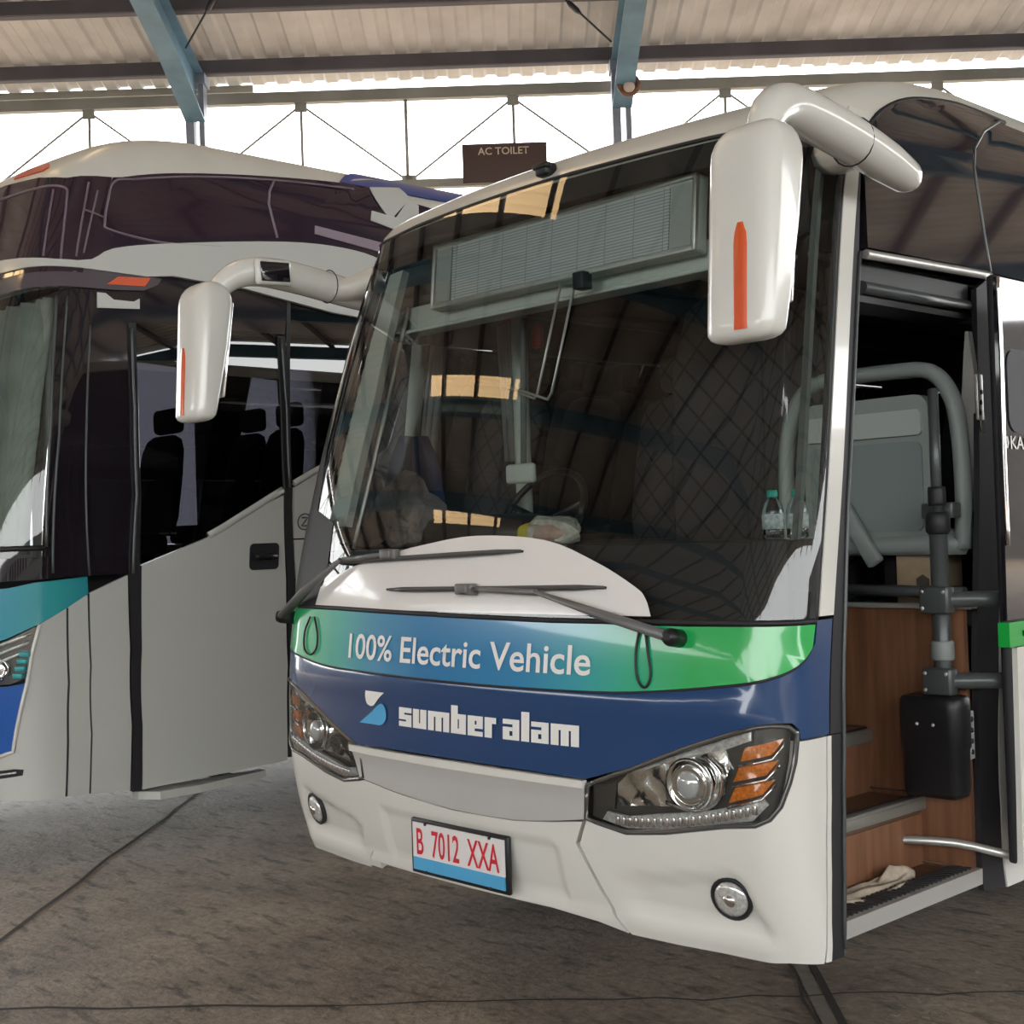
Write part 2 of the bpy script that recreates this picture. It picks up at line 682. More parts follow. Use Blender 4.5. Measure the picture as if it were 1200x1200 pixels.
def panel(name, S, poly, m, parent, off=.004, depth=.014, res=.06, disp=None, smooth=True):
    """a sheet of bodywork cut to an outline on the skin, with its edge turned inwards"""
    if area(poly) < 0:
        poly = poly[::-1]
    B = dense(poly, res)
    P = np.array(B)
    nb = len(B)
    inner = []
    x0, z0 = P.min(0)
    x1, z1 = P.max(0)
    A1 = P
    A2 = np.roll(P, -1, 0)
    dd = A2 - A1
    L2 = (dd ** 2).sum(1) + 1e-12
    for x in np.arange(x0 + res * .5, x1, res):
        for z in np.arange(z0 + res * .5, z1, res):
            q = np.array((x, z))
            t = np.clip(((q - A1) * dd).sum(1) / L2, 0, 1)
            if (((A1 + dd * t[:, None] - q) ** 2).sum(1)).min() > (res * .35) ** 2:
                inner.append(Vector((x, z)))
    vs, es, fs, _, _, _ = delaunay_2d_cdt([Vector(b) for b in B] + inner, [], [list(range(nb))], 1, 1e-6)
    cnt = {}
    for f in fs:
        for i in range(len(f)):
            k = (f[i], f[(i + 1) % len(f)])
            cnt[k] = cnt.get(k, 0) + 1
    bd = [k for k in cnt if (k[1], k[0]) not in cnt]
    V = []
    N = []
    for p in vs:
        n = S.n(p.x, p.y)
        N.append(n)
        V.append(S(p.x, p.y) + n * (off + (disp(p.x, p.y) if disp else 0)))
    nv = len(V)
    F = [list(f) for f in fs]
    sm = [smooth] * len(F)
    if depth:
        idx = {}
        for a, b in bd:
            for k in (a, b):
                if k not in idx:
                    idx[k] = len(V)
                    V.append(V[k].copy())
                    V.append(V[k] - N[k] * depth)
        for a, b in bd:
            F.append([idx[a], idx[a] + 1, idx[b] + 1, idx[b]])
            sm.append(False)
    me = bpy.data.meshes.new(name)
    me.from_pydata([tuple(v) for v in V], [], F)
    me.polygons.foreach_set('use_smooth', sm)
    return link(name, me, m, parent)


def on(S, pts, off):
    return [S(u, v) + S.n(u, v) * off for u, v in pts]


def line(name, S, pts, r, m, parent, off=.004, res=.06, n=5, closed=False):
    p = dense(pts, res, closed)
    if closed:
        p = p + [p[0]]
    return MB().tube(on(S, p, off), r, n).build(name, m, parent)


def text_flat(body, bold=0., spacing=1.):
    cu = bpy.data.curves.new('lettering', 'FONT')
    cu.body = body
    cu.offset = bold
    cu.space_character = spacing
    cu.resolution_u = 4
    ob = bpy.data.objects.new('lettering', cu)
    COL.objects.link(ob)
    dg = bpy.context.evaluated_depsgraph_get()
    me = bpy.data.meshes.new_from_object(ob.evaluated_get(dg))
    bpy.data.objects.remove(ob)
    bpy.data.curves.remove(cu)
    return me


def text(name, body, fn, x0, x1, z0, z1, m, parent, bold=0., spacing=1.):
    """lettering stretched into the box x0..x1, z0..z1 and laid on a surface by fn(x, z)"""
    me = text_flat(body, bold, spacing)
    co = np.array([v.co[:] for v in me.vertices])
    a, b = co.min(0), co.max(0)
    for v in me.vertices:
        v.co = fn(x0 + (v.co.x - a[0]) / (b[0] - a[0]) * (x1 - x0), z0 + (v.co.y - a[1]) / (b[1] - a[1]) * (z1 - z0))
    me.name = name
    me.materials.clear()
    return link(name, me, m, parent)


def roof_grid(S, ue, cap, v0, res_u=.12):
    us = np.concatenate([np.linspace(-ue, -S.us, 26), np.linspace(-S.us, S.us, 41)[1:-1], np.linspace(S.us, ue, 26)])
    vs = list(np.linspace(v0, S.vt + S.rz, 16))
    rows = [[S(u, v) for u in us] for v in vs]
    top = rows[-1]
    for k in np.linspace(0, 1, 8)[1:]:
        rows.append([Vector((p.x * (1 - k), p.y, p.z + cap * (1 - (1 - k) ** 2))) for p in top])
    b = MB()
    b.loft(rows, cap=False, closed=False)
    return b


def seat(name, x, y, z, parent, w=.44, m=SEATF, bm_=None, hm=None, face=-1):
    """bus seat looking along face*y, cushion top at z"""
    c = MB().box((x, y, z - .07), (w, .44, .13), None, .04, 3)
    o = c.build(name, m, parent)
    bk = MB()
    yb = y - face * .24
    rings = []
    for q, (h, wid, th) in enumerate([(-.02, .9, .10), (.1, 1, .13), (.35, 1, .12), (.55, .95, .10), (.62, .8, .08), (.65, .5, .05)]):
        cy = yb - face * h * .16
        rings.append([(x + px * w * wid * .5, cy + py * th * .5, z + h) for px, py in rounded(-1, -1, 1, 1, .6, 3)])
    bk.loft(rings)
    bk.build('seat_backrest', bm_ or m, o)
    MB().box((x, yb - face * .135, z + .75), (w * .62, .09, .17), None, .04, 3).build('headrest', hm or m, o)
    for q in (-.3, .3):
        MB().box((x + w * q, y, z - .26), (.05, .3, .28), None, .01).build('seat_leg', BLACKI, o)
    return o


def wheel(S_x, y, parent, r=.46, side=1):
    x = S_x
    o = MB().lathe((x, y, r), (side, 0, 0), [(.20, -.28), (r - .06, -.28), (r, -.24), (r, -.05), (r - .05, 0), (.27, 0), (.25, -.03)], 28).build('wheel', TYRE, parent)
    MB().lathe((x, y, r), (side, 0, 0), [(.255, -.04), (.25, -.01), (.20, -.06), (.12, -.06), (.11, 0), (.03, .01)], 24).build('rim', ALU, o)
    return o

# ------------------------------------------------------------------ the terminal: floor, canopy, columns
CA = Vector((-math.sin(YAW), math.cos(YAW), 0))       # along the fall of the roof
CB = Vector((math.cos(YAW), math.sin(YAW), 0))        # along the eaves
CO = Vector((EYE.x, EYE.y, 0))


def cp(b, a, z):
    return CO + CB * b + CA * a + Vector((0, 0, z))


CR = Matrix((CB, CA, Vector((0, 0, 1)))).transposed()  # columns = axes


def cbox(mb, c, d, bev=0, tilt=0):
    r = CR @ rot('X', tilt) if tilt else CR
    return mb.box(cp(*c), d, r, bev)


fl = MB()
fl.add([(-70, -70, 0), (70, -70, 0), (70, 70, 0), (-70, 70, 0)], [[0, 1, 2, 3]])
tag(fl.build('floor', FLOORM), 'stained grey brown concrete floor under both buses', 'floor', None, 'structure')


def strip(name, pts, w, m, z=.004):
    b = MB()
    for i in range(len(pts) - 1):
        p, q = Vector((*pts[i], 0)), Vector((*pts[i + 1], 0))
        t = (q - p).normalized()
        n = Vector((-t.y, t.x, 0)) * w * .5
        b.add([p - n + Vector((0, 0, z)), q - n + Vector((0, 0, z)), q + n + Vector((0, 0, z)), p + n + Vector((0, 0, z))], [[0, 1, 2, 3]])
    return tag(b.build(name, m), None, None, None, 'structure')


def wob(p, q, k, s):
    r = random.Random(k)
    out = [p]
    for i in range(1, k):
        t = i / k
        out.append((p[0] + (q[0] - p[0]) * t + r.uniform(-s, s), p[1] + (q[1] - p[1]) * t + r.uniform(-s, s)))
    return out + [q]


strip('trim_1', wob((-5.6, 2.8), (-1.3, -1.43), 26, .012), .022, GROUT)
strip('trim_2', wob((.36, 1.26), (2.5, -.92), 8, .01), .028, GROUT)
strip('trim_3', wob((.30, 1.22), (2.4, -.98), 14, .012), .012, GROUT)
strip('trim_4', wob((-2.6, -2.4), (-.36, -.31), 16, .02), .02, GROUT)
strip('trim_5', wob((-.36, -.31), (2.2, 2.25), 24, .02), .012, GROUT)
kb = MB()
p, q = Vector((.335, 1.24, 0)), Vector((2.45, -.95, 0))
t = (q - p).normalized()
n = Vector((-t.y, t.x, 0)) * .026
kb.add([p - n + Vector((0, 0, .003)), q - n + Vector((0, 0, .003)), q + n + Vector((0, 0, .003)), p + n + Vector((0, 0, .003))], [[0, 1, 2, 3]])
tag(kb.build('trim_6', STONEL), None, None, None, 'structure')

SL = .155
RIDGE = -2.0
BK = -19.0
B0, B1 = -44.2, 30.6


def rz(a):
    return 8.02 + (18 - a) * SL if a >= RIDGE else 8.02 + (18 - RIDGE) * SL - (RIDGE - a) * SL


SKY = [(B0 + .34 * k, B0 + .34 * (k + 3)) for k in (60, 84, 104, 117)]
rb = MB()


def sheet(mb, b0, b1, a0, a1):
    pr = []
    b = b0
    while b < b1 - 1e-6:
        pr += [(b, 0), (b + .15, 0), (b + .19, .035), (b + .30, .035)]
        b += .34
    pr.append((b1, 0))
    ks = [a0, a1] if not (a0 < RIDGE < a1) else [a0, RIDGE, a1]
    rows = [[cp(x, a, rz(a) + h) for x, h in pr] for a in ks]
    mb.loft(rows, cap=False, closed=False, smooth=False)


edges = sorted({B0, B1} | {e for s in SKY for e in s})
for i in range(len(edges) - 1):
    lo, hi = edges[i], edges[i + 1]
    if (lo, hi) in SKY:
        sheet(rb, lo, hi, BK, 6.6)
        sheet(rb, lo, hi, 10.8, 18.7)
        k = MB()
        sheet(k, lo, hi, 6.6, 10.8)
        tag(k.build('skylight', SKYL), None, None, None, 'structure')
    else:
        sheet(rb, lo, hi, BK, 18.7)
tag(rb.build('ceiling', ROOFM), 'weathered grey corrugated metal roof sheets over the terminal', 'roof', None, 'structure')

for a in [17.95, 16.4] + [16.4 - 1.6 * i for i in range(1, 22)]:
    b = MB()
    cbox(b, (-6.8, a, rz(a) - .11), (74.8, .07, .17))
    cbox(b, (-6.8, a + .05, rz(a) - .185), (74.8, .12, .03))
    tag(b.build('roof_beam', PURL), None, None, None, 'structure')

for cb in [1.65 + 5.7 * i for i in range(-8, 6)]:
    b = MB()
    cbox(b, (cb - .075, 18, 3.9), (.11, .2, 7.8))
    cbox(b, (cb + .085, 18, 3.9), (.07, .2, 7.8))
    cbox(b, (cb, 18, 7.75), (.30, .3, .14))
    cbox(b, (cb, 18, 3.2), (.24, .08, 5.6))
    tag(b.build('column', STEELG), None, None, None, 'structure')
    r = MB()
    prof = [(17.9, 7.84), (17.9, 7.20), (16.6, 7.58), (12, 8.42), (RIDGE, 10.5), (BK, 7.88), (BK, 8.26), (RIDGE, 10.92)]

    def ribs(x0, x1, pr):
        n = len(pr)
        r.add([cp(x0, a, z) for a, z in pr] + [cp(x1, a, z) for a, z in pr],
              [[i, (i + 1) % n, (i + 1) % n + n, i + n] for i in range(n)] + [list(range(n)), list(range(n, 2 * n))])
    ribs(cb - .02, cb + .02, prof)
    low = prof[1:6]
    for i in range(len(low) - 1):
        (a0, z0), (a1, z1) = low[i], low[i + 1]
        r.add([cp(cb - .13, a0, z0), cp(cb + .13, a0, z0), cp(cb + .13, a1, z1), cp(cb - .13, a1, z1),
               cp(cb - .13, a0, z0 - .025), cp(cb + .13, a0, z0 - .025), cp(cb + .13, a1, z1 - .025), cp(cb - .13, a1, z1 - .025)],
              [[0, 1, 2, 3], [4, 5, 6, 7], [0, 1, 5, 4], [1, 2, 6, 5], [2, 3, 7, 6], [3, 0, 4, 7]])
    for (a0, z0), (a1, z1) in (((17.9, 7.8), (RIDGE, 10.88)),):
        r.add([cp(cb - .13, a0, z0), cp(cb + .13, a0, z0), cp(cb + .13, a1, z1), cp(cb - .13, a1, z1),
               cp(cb - .13, a0, z0 + .025), cp(cb + .13, a0, z0 + .025), cp(cb + .13, a1, z1 + .025), cp(cb - .13, a1, z1 + .025)],
              [[0, 1, 2, 3], [4, 5, 6, 7], [0, 1, 5, 4], [1, 2, 6, 5], [2, 3, 7, 6], [3, 0, 4, 7]])
    tag(r.build('rafter_beam', STEELB), None, None, None, 'structure')

# lattice girder behind the columns
g = MB()
cbox(g, (-6.8, 18.35, 7.60), (74.8, .12, .15))
cbox(g, (-6.8, 18.35, 6.36), (74.8, .12, .11))
for k in range(-15, 11):
    nb = .2 + 2.9 * k
    z0 = 7.52
    g.tube([cp(nb, 18.35, z0), cp(nb, 18.35, 6.4)], .022, 6)
    cbox(g, (nb, 18.33, 7.47), (.16, .03, .14))
    for s in (-1, 1):
        g.tube([cp(nb + s * .04, 18.35, z0 - .05), cp(nb + s * 1.42, 18.35, 6.42)], .016, 6)
        cbox(g, (nb + s * 1.42, 18.33, 6.43), (.14, .03, .1))
for nb in (-1.27,):
    g.tube([cp(nb, 18.35, 7.52), cp(nb, 18.35, 6.4)], .025, 6)
tag(g.build('girder_beam', GIRD), None, None, None, 'structure')

b = MB()
cbox(b, (-6.2, 18.66, 7.84), (5.6, .10, .10))
tag(b.build('gutter_trim', GIRD), None, None, None, 'structure')

# unseen walls left and right, added so the glass reflects something dark
for nm, bb, sgn in (('left', -50, 1), ('right', 50, -1)):
    w_ = MB()
    cbox(w_, (bb, 2, 4.4), (4, 70, 8.8))
    wo_ = tag(w_.build('unseen_wall_' + nm, WALLM), None, None, None, 'structure')
    wi = MB()
    for k in range(-7, 8):
        for z in (1.8, 5.0):
            cbox(wi, (bb + sgn * 2.02, 2 + k * 4.6, z), (.06, 2.6, 1.7))
    wi.build('window_band', BLACKG, wo_)

w_ = MB()  # unseen wall behind the camera, added to darken windscreen reflections
cbox(w_, (0, -46, 3.8), (100, 4, 7.6))
wo_ = tag(w_.build('unseen_wall_back', WALLM), None, None, None, 'structure')
wi = MB()
for k in range(-9, 10):
    for z in (1.8, 5.2):
        cbox(wi, (k * 5.0, -43.98, z), (2.8, .06, 1.7))
wi.build('window_band', BLACKG, wo_)

# two bracing rods with turnbuckles under the roof
for nm, p0, p1, lab in (('left', cp(-3.88, 16.75, 7.75), cp(-2.9, 15.2, 8.20), 'thin dark bracing rod with turnbuckle beside the left rafter'),
                        ('right', cp(1.48, 17.3, 7.85), cp(.45, 15.6, 8.1), 'thin dark bracing rod with turnbuckle running to the right rafter')):
    e = empty('brace_rod', p0, lab, 'rod', 'bracing rods under the roof')
    d = p1 - p0
    MB().tube([(0, 0, 0), d], .014, 6).build('rod', RUBBER, e)
    MB().tube([d * .42, d * .46, d * .54, d * .58], [.02, .035, .035, .02], 8).build('turnbuckle', RUBBER, e)

# sign AC TOILET hung from the girder
sg = empty('hanging_sign', cp(.06, 18.1, 6.3), 'brown sign board reading AC TOILET hanging from the girder', 'sign')
sp = cp(.06, 18.1, 6.3)
b = MB()
b.box((0, 0, .245), (1.14, .04, .53), CR, .005)
b.build('sign_board', BROWNS, sg)
text('lettering', 'AC TOILET', lambda x, z: CB * x - CA * .025 + Vector((0, 0, z)), -.36, .33, .355, .455, SIGNL, sg, .012)
for s in (-.4, .4):
    b = MB()
    b.tube([CB * s + CA * .03 + Vector((0, 0, .4)), CB * s + CA * .2 + Vector((0, 0, .12))], .012, 6)
    b.build('hanger', GIRD, sg)

# round brown fixture high on the right column
lp = cp(1.70, 17.42, 7.32)
lm = empty('column_lamp', lp, 'small round rusty brown lamp with pale face on the blue column', 'lamp')
MB().lathe((0, 0, 0), -CA, [(.05, -.08), (.12, -.06), (.155, .0), (.15, .03), (.11, .035), (.10, .01)], 20).build('housing', RUST, lm)
MB().lathe(tuple(-Vector((0, 0, .035))), -CA, [(.07, .0), (.075, .05), (.05, .075), (.0, .08)], 16).build('lamp_face', PALE, lm)
MB().box(CA * .05, (.06, .12, .06), CR).build('bracket', RUST, lm)

# ------------------------------------------------------------------ the green and blue electric bus
S = Body(1.2, .12, .13, pchip([.30, .36, .5, .7, .85, 1.05, 1.28, 1.72, 2.28, 2.675, 2.83], [.07, .04, -.01, -.045, -.05, -.04, -.01, .09, .245, .375, .43]),
         pchip([.3, 1.3, 2.65, 2.85], [1.195, 1.2, 1.105, 1.085]), 2.74, .36, .30, 1.8)
UE = 8.6
bus = empty('electric_bus', (0, 0, 0), 'white electric bus with green and navy front reading 100% Electric Vehicle, door open', 'bus')


def se(v):
    return SE(min(v, .947))


SE = pchip([.336, .381, .635, .866, .947], [-.125, -.104, -.026, -.001, 0])


def ecol(a, b):
    # a lower side strip whose edges stand upright below the belt line
    vs = (.338, .38, .44, .5, .57, .635, .7, .78, .87, .952)
    return [(a + se(v), v) for v in vs] + [(b + se(v), v) for v in vs[::-1]]


def sm(x, a, b):
    t = min(max((x - a) / (b - a), 0), 1)
    return t * t * (3 - 2 * t)


# roof
rbm = roof_grid(S, UE, .03, 2.735)
rbm.build('roof', CREAM, bus)

# bumper
top_c = [(-.57, .684), (-.45, .672), (-.326, .659), (-.049, .642), (.234, .644), (.40, .660), (.532, .679)]


def dc(u, v):
    lip = .012 * (1 - sm(v, .400, .416))
    rec = sm(u, -.472, -.455) * (1 - sm(u, .40, .417)) * sm(v, .405, .425) * (1 - sm(v, .585 - .02 * abs(u), .605 - .02 * abs(u)))
    return lip - .011 * rec


cen = [(-.665, .362), (-.557, .36), (-.553, .384), (.336, .386), (.52, .372), (.624, .353), (.575, .418), (.493, .606), (.529, .677)] + top_c[::-1][1:-1] + [(-.57, .684), (-.588, .54), (-.655, .43)]
panel('bumper', S, cen, WHITE, bus, .004, .03, .017, dc)


def dcor(u, v):
    u = abs(u)
    lip = .014 * (1 - sm(v, .402, .424)) * (1 - sm(u, 1.08, 1.16))
    topl = .517 + (u - .676) * .155
    rec = sm(u, .60, .72) * (1 - sm(u, 1.08 - (v - .43) * .4, 1.115 - (v - .43) * .4)) * sm(v, .402, .43) * (1 - sm(v, topl - .012, topl + .012))
    return lip - .020 * rec


cor = [(.636, .353), (.80, .350), (.942, .350), (1.122, .345), (1.20, .338)] + [(1.352 + se(v), v) for v in (.336, .38, .5, .635, .78, .87, .952)] + [(1.228, .952), (1.222, .90), (1.206, .84), (1.18, .775), (1.15, .74),
       (1.11, .722), (1.018, .712), (.824, .673), (.69, .657), (.58, .676), (.545, .681), (.508, .606), (.59, .42)]
panel('bumper_corner', S, cor, WHITE, bus, .004, .03, .022, dcor)
panel('bumper_corner', S, flip(cor), WHITE, bus, .004, .03, .022, dcor)

# silver trim below the blue panel
top_s = [(-.612, .800), (-.358, .804), (.014, .805), (.324, .803), (.553, .799)]
bot_s = curve([(-.572, .690), (-.45, .678), (-.326, .665), (-.049, .648), (.234, .650), (.40, .666), (.538, .686)], 4)
st = panel('silver_trim', S, bot_s + [(.553, .799)] + top_s[::-1][1:], SILVER, bus, .008, .02, .03, lambda u, v: .010 * sm(v, .765, .785))
panel('trim_edge', S, [(-.612, .782), (.553, .781), (.553, .803), (.014, .808), (-.612, .804)], WHITE, st, .020, .02, .05)

# navy panel (wraps to the sides)
gb = curve([(-1.285, 1.19), (-1.23, 1.155), (-1.12, 1.112), (-.832, 1.076), (-.52, 1.068), (-.072, 1.063), (.396, 1.063), (.718, 1.071), (1.025, 1.102), (1.149, 1.124), (1.230, 1.157), (1.276, 1.20)], 5)
navy = [(-1.36, .955), (-1.215, 1.003), (-1.162, 1.0), (-1.053, .978), (-.893, .922), (-.719, .853), (-.60, .806), (-.358, .812), (.014, .813), (.324, .81), (.552, .806),
        (.719, .855), (.893, .924), (1.053, .980), (1.162, 1.004), (1.215, 1.003), (1.236, .985), (1.24, .957), (1.365, .957), (1.365, 1.272), (1.292, 1.272), (1.290, 1.21)] + [(a, b - .007) for a, b in gb[::-1][1:-1]] + [(-1.29, 1.20), (-1.29, 1.272), (-1.36, 1.272)]
panel('navy_panel', S, navy, NAVY, bus, .004, .02, .05, lambda u, v: .012 * math.exp(-((v - 1.035) / .03) ** 2) * (1 - sm(abs(u), 1.0, 1.2)))
grn = gb + [(1.282, 1.262), (.9, 1.258), (.4, 1.262), (-.33, 1.27), (-.74, 1.276), (-1.06, 1.276), (-1.285, 1.276)]
panel('green_band', S, grn, BAND, bus, .006, .016, .05)
line('band_shadow_gap', S, [(a, b - .004) for a, b in gb], .006, RUBBER, bus, .001)
line('base_seal', S, [(-1.283, 1.283), (-.74, 1.283), (.4, 1.268), (1.283, 1.270)], .009, RUBBER, bus, .004)

# lettering on the front
text('slogan_lettering', '100% Electric Vehicle', lambda x, z: S(x, z) + S.n(x, z) * .010, -.637, .573, 1.108, 1.197, LETTER, bus, .013)
def block_word(word, x, z, un, m):
    # heavy square lettering: every letter is a handful of strokes cut on one grid (x-height 1, ascender 1.42)
    T, A = .31, 1.42
    K = {'s': (.66, [(0, 0, .66, .27), (.38, .27, .66, .37), (0, .37, .66, .63), (0, .63, .28, .73), (0, .73, .66, 1)]),
         'u': (.68, [(0, 0, T, 1), (T, 0, .68, .28), (.68 - T, .28, .68, 1)]),
         'm': (1.02, [(0, 0, .29, 1), (.29, .72, .365, 1), (.365, 0, .655, 1), (.655, .72, .73, 1), (.73, 0, 1.02, 1)]),
         'b': (.68, [(0, 0, T, A), (T, .74, .68, 1), (T, 0, .68, .26), (.68 - T, .26, .68, .74)]),
         'e': (.66, [(0, 0, T, 1), (T, .76, .66, 1), (.66 - .27, .57, .66, .76), (T, .38, .66, .57), (T, 0, .66, .24)]),
         'r': (.48, [(0, 0, T, 1), (T, .70, .48, 1)]),
         'a': (.66, [(0, .76, .39, 1), (.39, 0, .66, 1), (0, .43, .39, .62), (0, .20, .27, .43), (0, 0, .39, .20)]),
         'l': (.31, [(0, 0, T, A)])}
    b = MB()
    for c in word:
        w, rs_ = K[c]
        for x0, z0, x1, z1 in rs_:
            n_ = 3
            for i in range(n_):
                q0, q1 = x0 + (x1 - x0) * i / n_, x0 + (x1 - x0) * (i + 1) / n_
                b.add([S(x + a * un * 1.05, z + h * un * .61) + S.n(x + a * un * 1.05, z + h * un * .61) * .009 for a, h in ((q0, z0), (q1, z0), (q1, z1), (q0, z1))], [[0, 1, 2, 3]])
        x += (w + .075) * un * 1.05
    b.build('name_lettering', m, bus)
    return x


xe = block_word('sumber', -.302, .897, .1035, LETTER)
xe = block_word('alam', xe + .022, .898, .1035, LETTER)
print('NAME END', xe)
lg = curve([(-.351, 1.027), (-.43, 1.028), (-.495, 1.021), (-.514, .993), (-.506, .962), (-.485, .951), (-.458, .954), (-.42, .985), (-.351, 1.027)], 5)
panel('emblem_drop_white', S, lg[:-1], LETTER, bus, .009, 0, .03)
lg = curve([(-.549, .887), (-.47, .888), (-.41, .890), (-.381, .913), (-.385, .945), (-.405, .962), (-.432, .955), (-.48, .925), (-.549, .887)], 5)
panel('emblem_drop_blue', S, lg[:-1], LOGOB, bus, .009, 0, .03)

# licence plate
pc = S(-.03, .497)
ply = pc.y - .028
pb = MB().box((-.03, ply + .008, .497), (.485, .016, .185), None, .006)
plate = pb.build('licence_plate', BLACKP, bus)
box('plate_face', (-.03, ply - .001, .513), (.455, .006, .128), PLATEW, plate)
box('plate_stripe', (-.03, ply - .0015, .440), (.455, .006, .042), PLATEB, plate)
text('plate_lettering', 'B  7012  XXA', lambda x, z: Vector((x, ply - .006, z)), -.235, .175, .470, .560, PLATER, plate, .012, 1.0)
for sx in (-.16, .16):
    for sz in (.576, .415):
        MB().lathe((-.03 + sx, ply - .001, sz), (0, -1, 0), [(.007, 0), (.006, .006), (.001, .007)], 8).build('bolt', RUBBER, plate)


# headlights
def headlight(sgn):
    def q(p):
        return flip(p) if sgn < 0 else p

    def pt(u, v, o):
        return S(sgn * u, v) + S.n(sgn * u, v) * o
    out = [(.556, .788), (.66, .828), (.719, .848), (.893, .917), (1.053, .972), (1.12, .992), (1.162, .997), (1.206, .993), (1.228, .975), (1.228, .951), (1.222, .90), (1.206, .845), (1.18, .783), (1.15, .748),
           (1.11, .729), (1.018, .718), (.824, .680), (.69, .664), (.58, .682), (.546, .690)]
    h = panel('headlight', S, q(out), LAMPD, bus, -.028, .0, .04)
    # bezel round the lamp
    line('lamp_bezel', S, q(out), .008, LAMPD, h, .004, .05, 6, True)
    panel('chrome_reflector', S, q([(.655, .735), (.81, .748), (.96, .757), (1.01, .80), (1.03, .87), (1.01, .925), (.893, .905), (.778, .868), (.70, .838), (.66, .80)]), REFL, h, -.018, .008, .03,
          lambda u, v: .008 * math.sin(u * 60) * math.sin(v * 50))
    panel('upper_reflector', S, q([(.70, .845), (.893, .919), (1.0, .955), (1.10, .98), (1.10, .955), (1.02, .925), (.88, .893), (.76, .85)]), CLEARL, h, -.010, .006, .03,
          lambda u, v: .004 * math.sin(u * 160))
    panel('side_plate', S, q([(.566, .715), (.64, .722), (.655, .80), (.575, .79)]), LAMPD, h, -.012, .01, .04)
    # projector
    c = pt(.907, .821, -.020)
    ax = S.n(sgn * .907, .821)
    pr = MB().lathe(c, ax, [(.072, 0), (.075, .018), (.066, .022), (.060, .012), (.052, .012), (.050, .02)], 26).build('projector_ring', CHROME, h)
    MB().lathe(c + ax * .008, ax, [(.045, 0), (.042, .010), (.030, .020), (.014, .026), (.001, .027)], 22).build('projector_lens', LAMPGLS, pr)
    # arc round the projector
    line('chrome_arc', S, q(curve([(.83, .765), (.93, .75), (1.0, .79), (1.01, .86), (.97, .90)], 6)), .006, CHROME, h, -.004)
    for k, (a, b_, c_, d) in enumerate((((1.069, .897), (1.084, .936), (1.195, .962), (1.163, .92)), ((1.046, .84), (1.066, .880), (1.182, .905), (1.146, .865)), ((1.028, .78), (1.052, .824), (1.170, .853), (1.133, .812)))):
        am = panel('amber_segment', S, q([a, d, c_, b_]), AMBER, h, -.006, .012, .02, lambda u, v: .003 * math.sin(u * 240) * math.sin(v * 240))
        line('chrome_strip', S, [(sgn * u, v - .012) for u, v in (a, d, c_)], .004, CHROME, am, .0)
    dr = panel('running_light_strip', S, q([(.60, .690), (.69, .674), (.824, .686), (1.018, .724), (1.10, .738), (1.150, .785), (1.130, .805), (1.06, .777), (.95, .749), (.80, .727), (.69, .708), (.62, .716)]), CLEARL, h, -.006, .012, .02)
    lb = MB()
    for i in range(22):
        t = i / 21
        u = .66 + .45 * t
        v = .694 + .014 * t + .062 * t * t
        n_ = S.n(sgn * u, v)
        lb.box(pt(u, v, -.002), (.014, .014, .026), None, .003)
    lb.build('lamp_segments', CHROME, dr)
    panel('lamp_cover', S, q(out), LAMPGL, h, .004, 0, .05)


LAMPGLS = mat('projector_glass', (.45, .47, .48), .03, metal=.35, coat=1)
headlight(1)
headlight(-1)


# fog lamps
for s in (1, -1):
    c = S(s * 1.003, .507) - S.n(s * 1.003, .507) * .012
    ax = S.n(s * 1.003, .507)
    f_ = MB().lathe(c, ax, [(.062, -.01), (.064, .008), (.056, .012), (.052, .006)], 24).build('fog_lamp', RUBBER, bus)
    MB().lathe(c, ax, [(.052, 0), (.050, .012), (.035, .018), (.001, .020)], 22).build('fog_lens', CLEARL, f_)
    MB().lathe(c, ax, [(.020, .015), (.018, .026), (.001, .028)], 14).build('fog_bulb', CHROME, f_)

# windscreen and what frames it
ws = panel('windscreen', S, [(-1.282, 1.288), (-.74, 1.288), (.4, 1.274), (1.282, 1.276), (1.284, 2.0), (1.284, 2.70), (1.26, 2.738), (.8, 2.742), (0, 2.744), (-.8, 2.742), (-1.26, 2.738), (-1.284, 2.70), (-1.284, 2.0)], WINDSH, bus, .006, 0, .07)
panel('screen_border', S, [(-1.28, 2.652), (1.28, 2.652), (1.28, 2.70), (1.26, 2.738), (-1.26, 2.738), (-1.28, 2.70)], BLACKI, ws, .001, 0, .07)
panel('screen_border', S, [(-1.284, 1.288), (-.93, 1.288), (-.87, 1.44), (-.89, 1.60), (-1.05, 1.65), (-1.10, 2.0), (-1.19, 2.70), (-1.284, 2.70)], RUBBER, ws, .009, 0, .07)  # matte left border, widened inward to cover sky reflected in the glass
panel('screen_border', S, [(1.262, 1.276), (1.284, 1.276), (1.284, 2.70), (1.262, 2.70)], BLACKI, ws, .001, 0, .07)
line('roof_seal', S, [(-1.27, 2.735), (-.8, 2.746), (0, 2.748), (.8, 2.746), (1.27, 2.735)], .007, RUBBER, bus, .004)
cm = MB()
cm.box(S(.03, 2.77) + Vector((0, -.01, .012)), (.06, .06, .05), None, .012)
cm.box(S(.03, 2.77) + Vector((0, -.03, .022)), (.075, .03, .022), None, .008)
cm.build('roof_camera', BLACKP, bus)

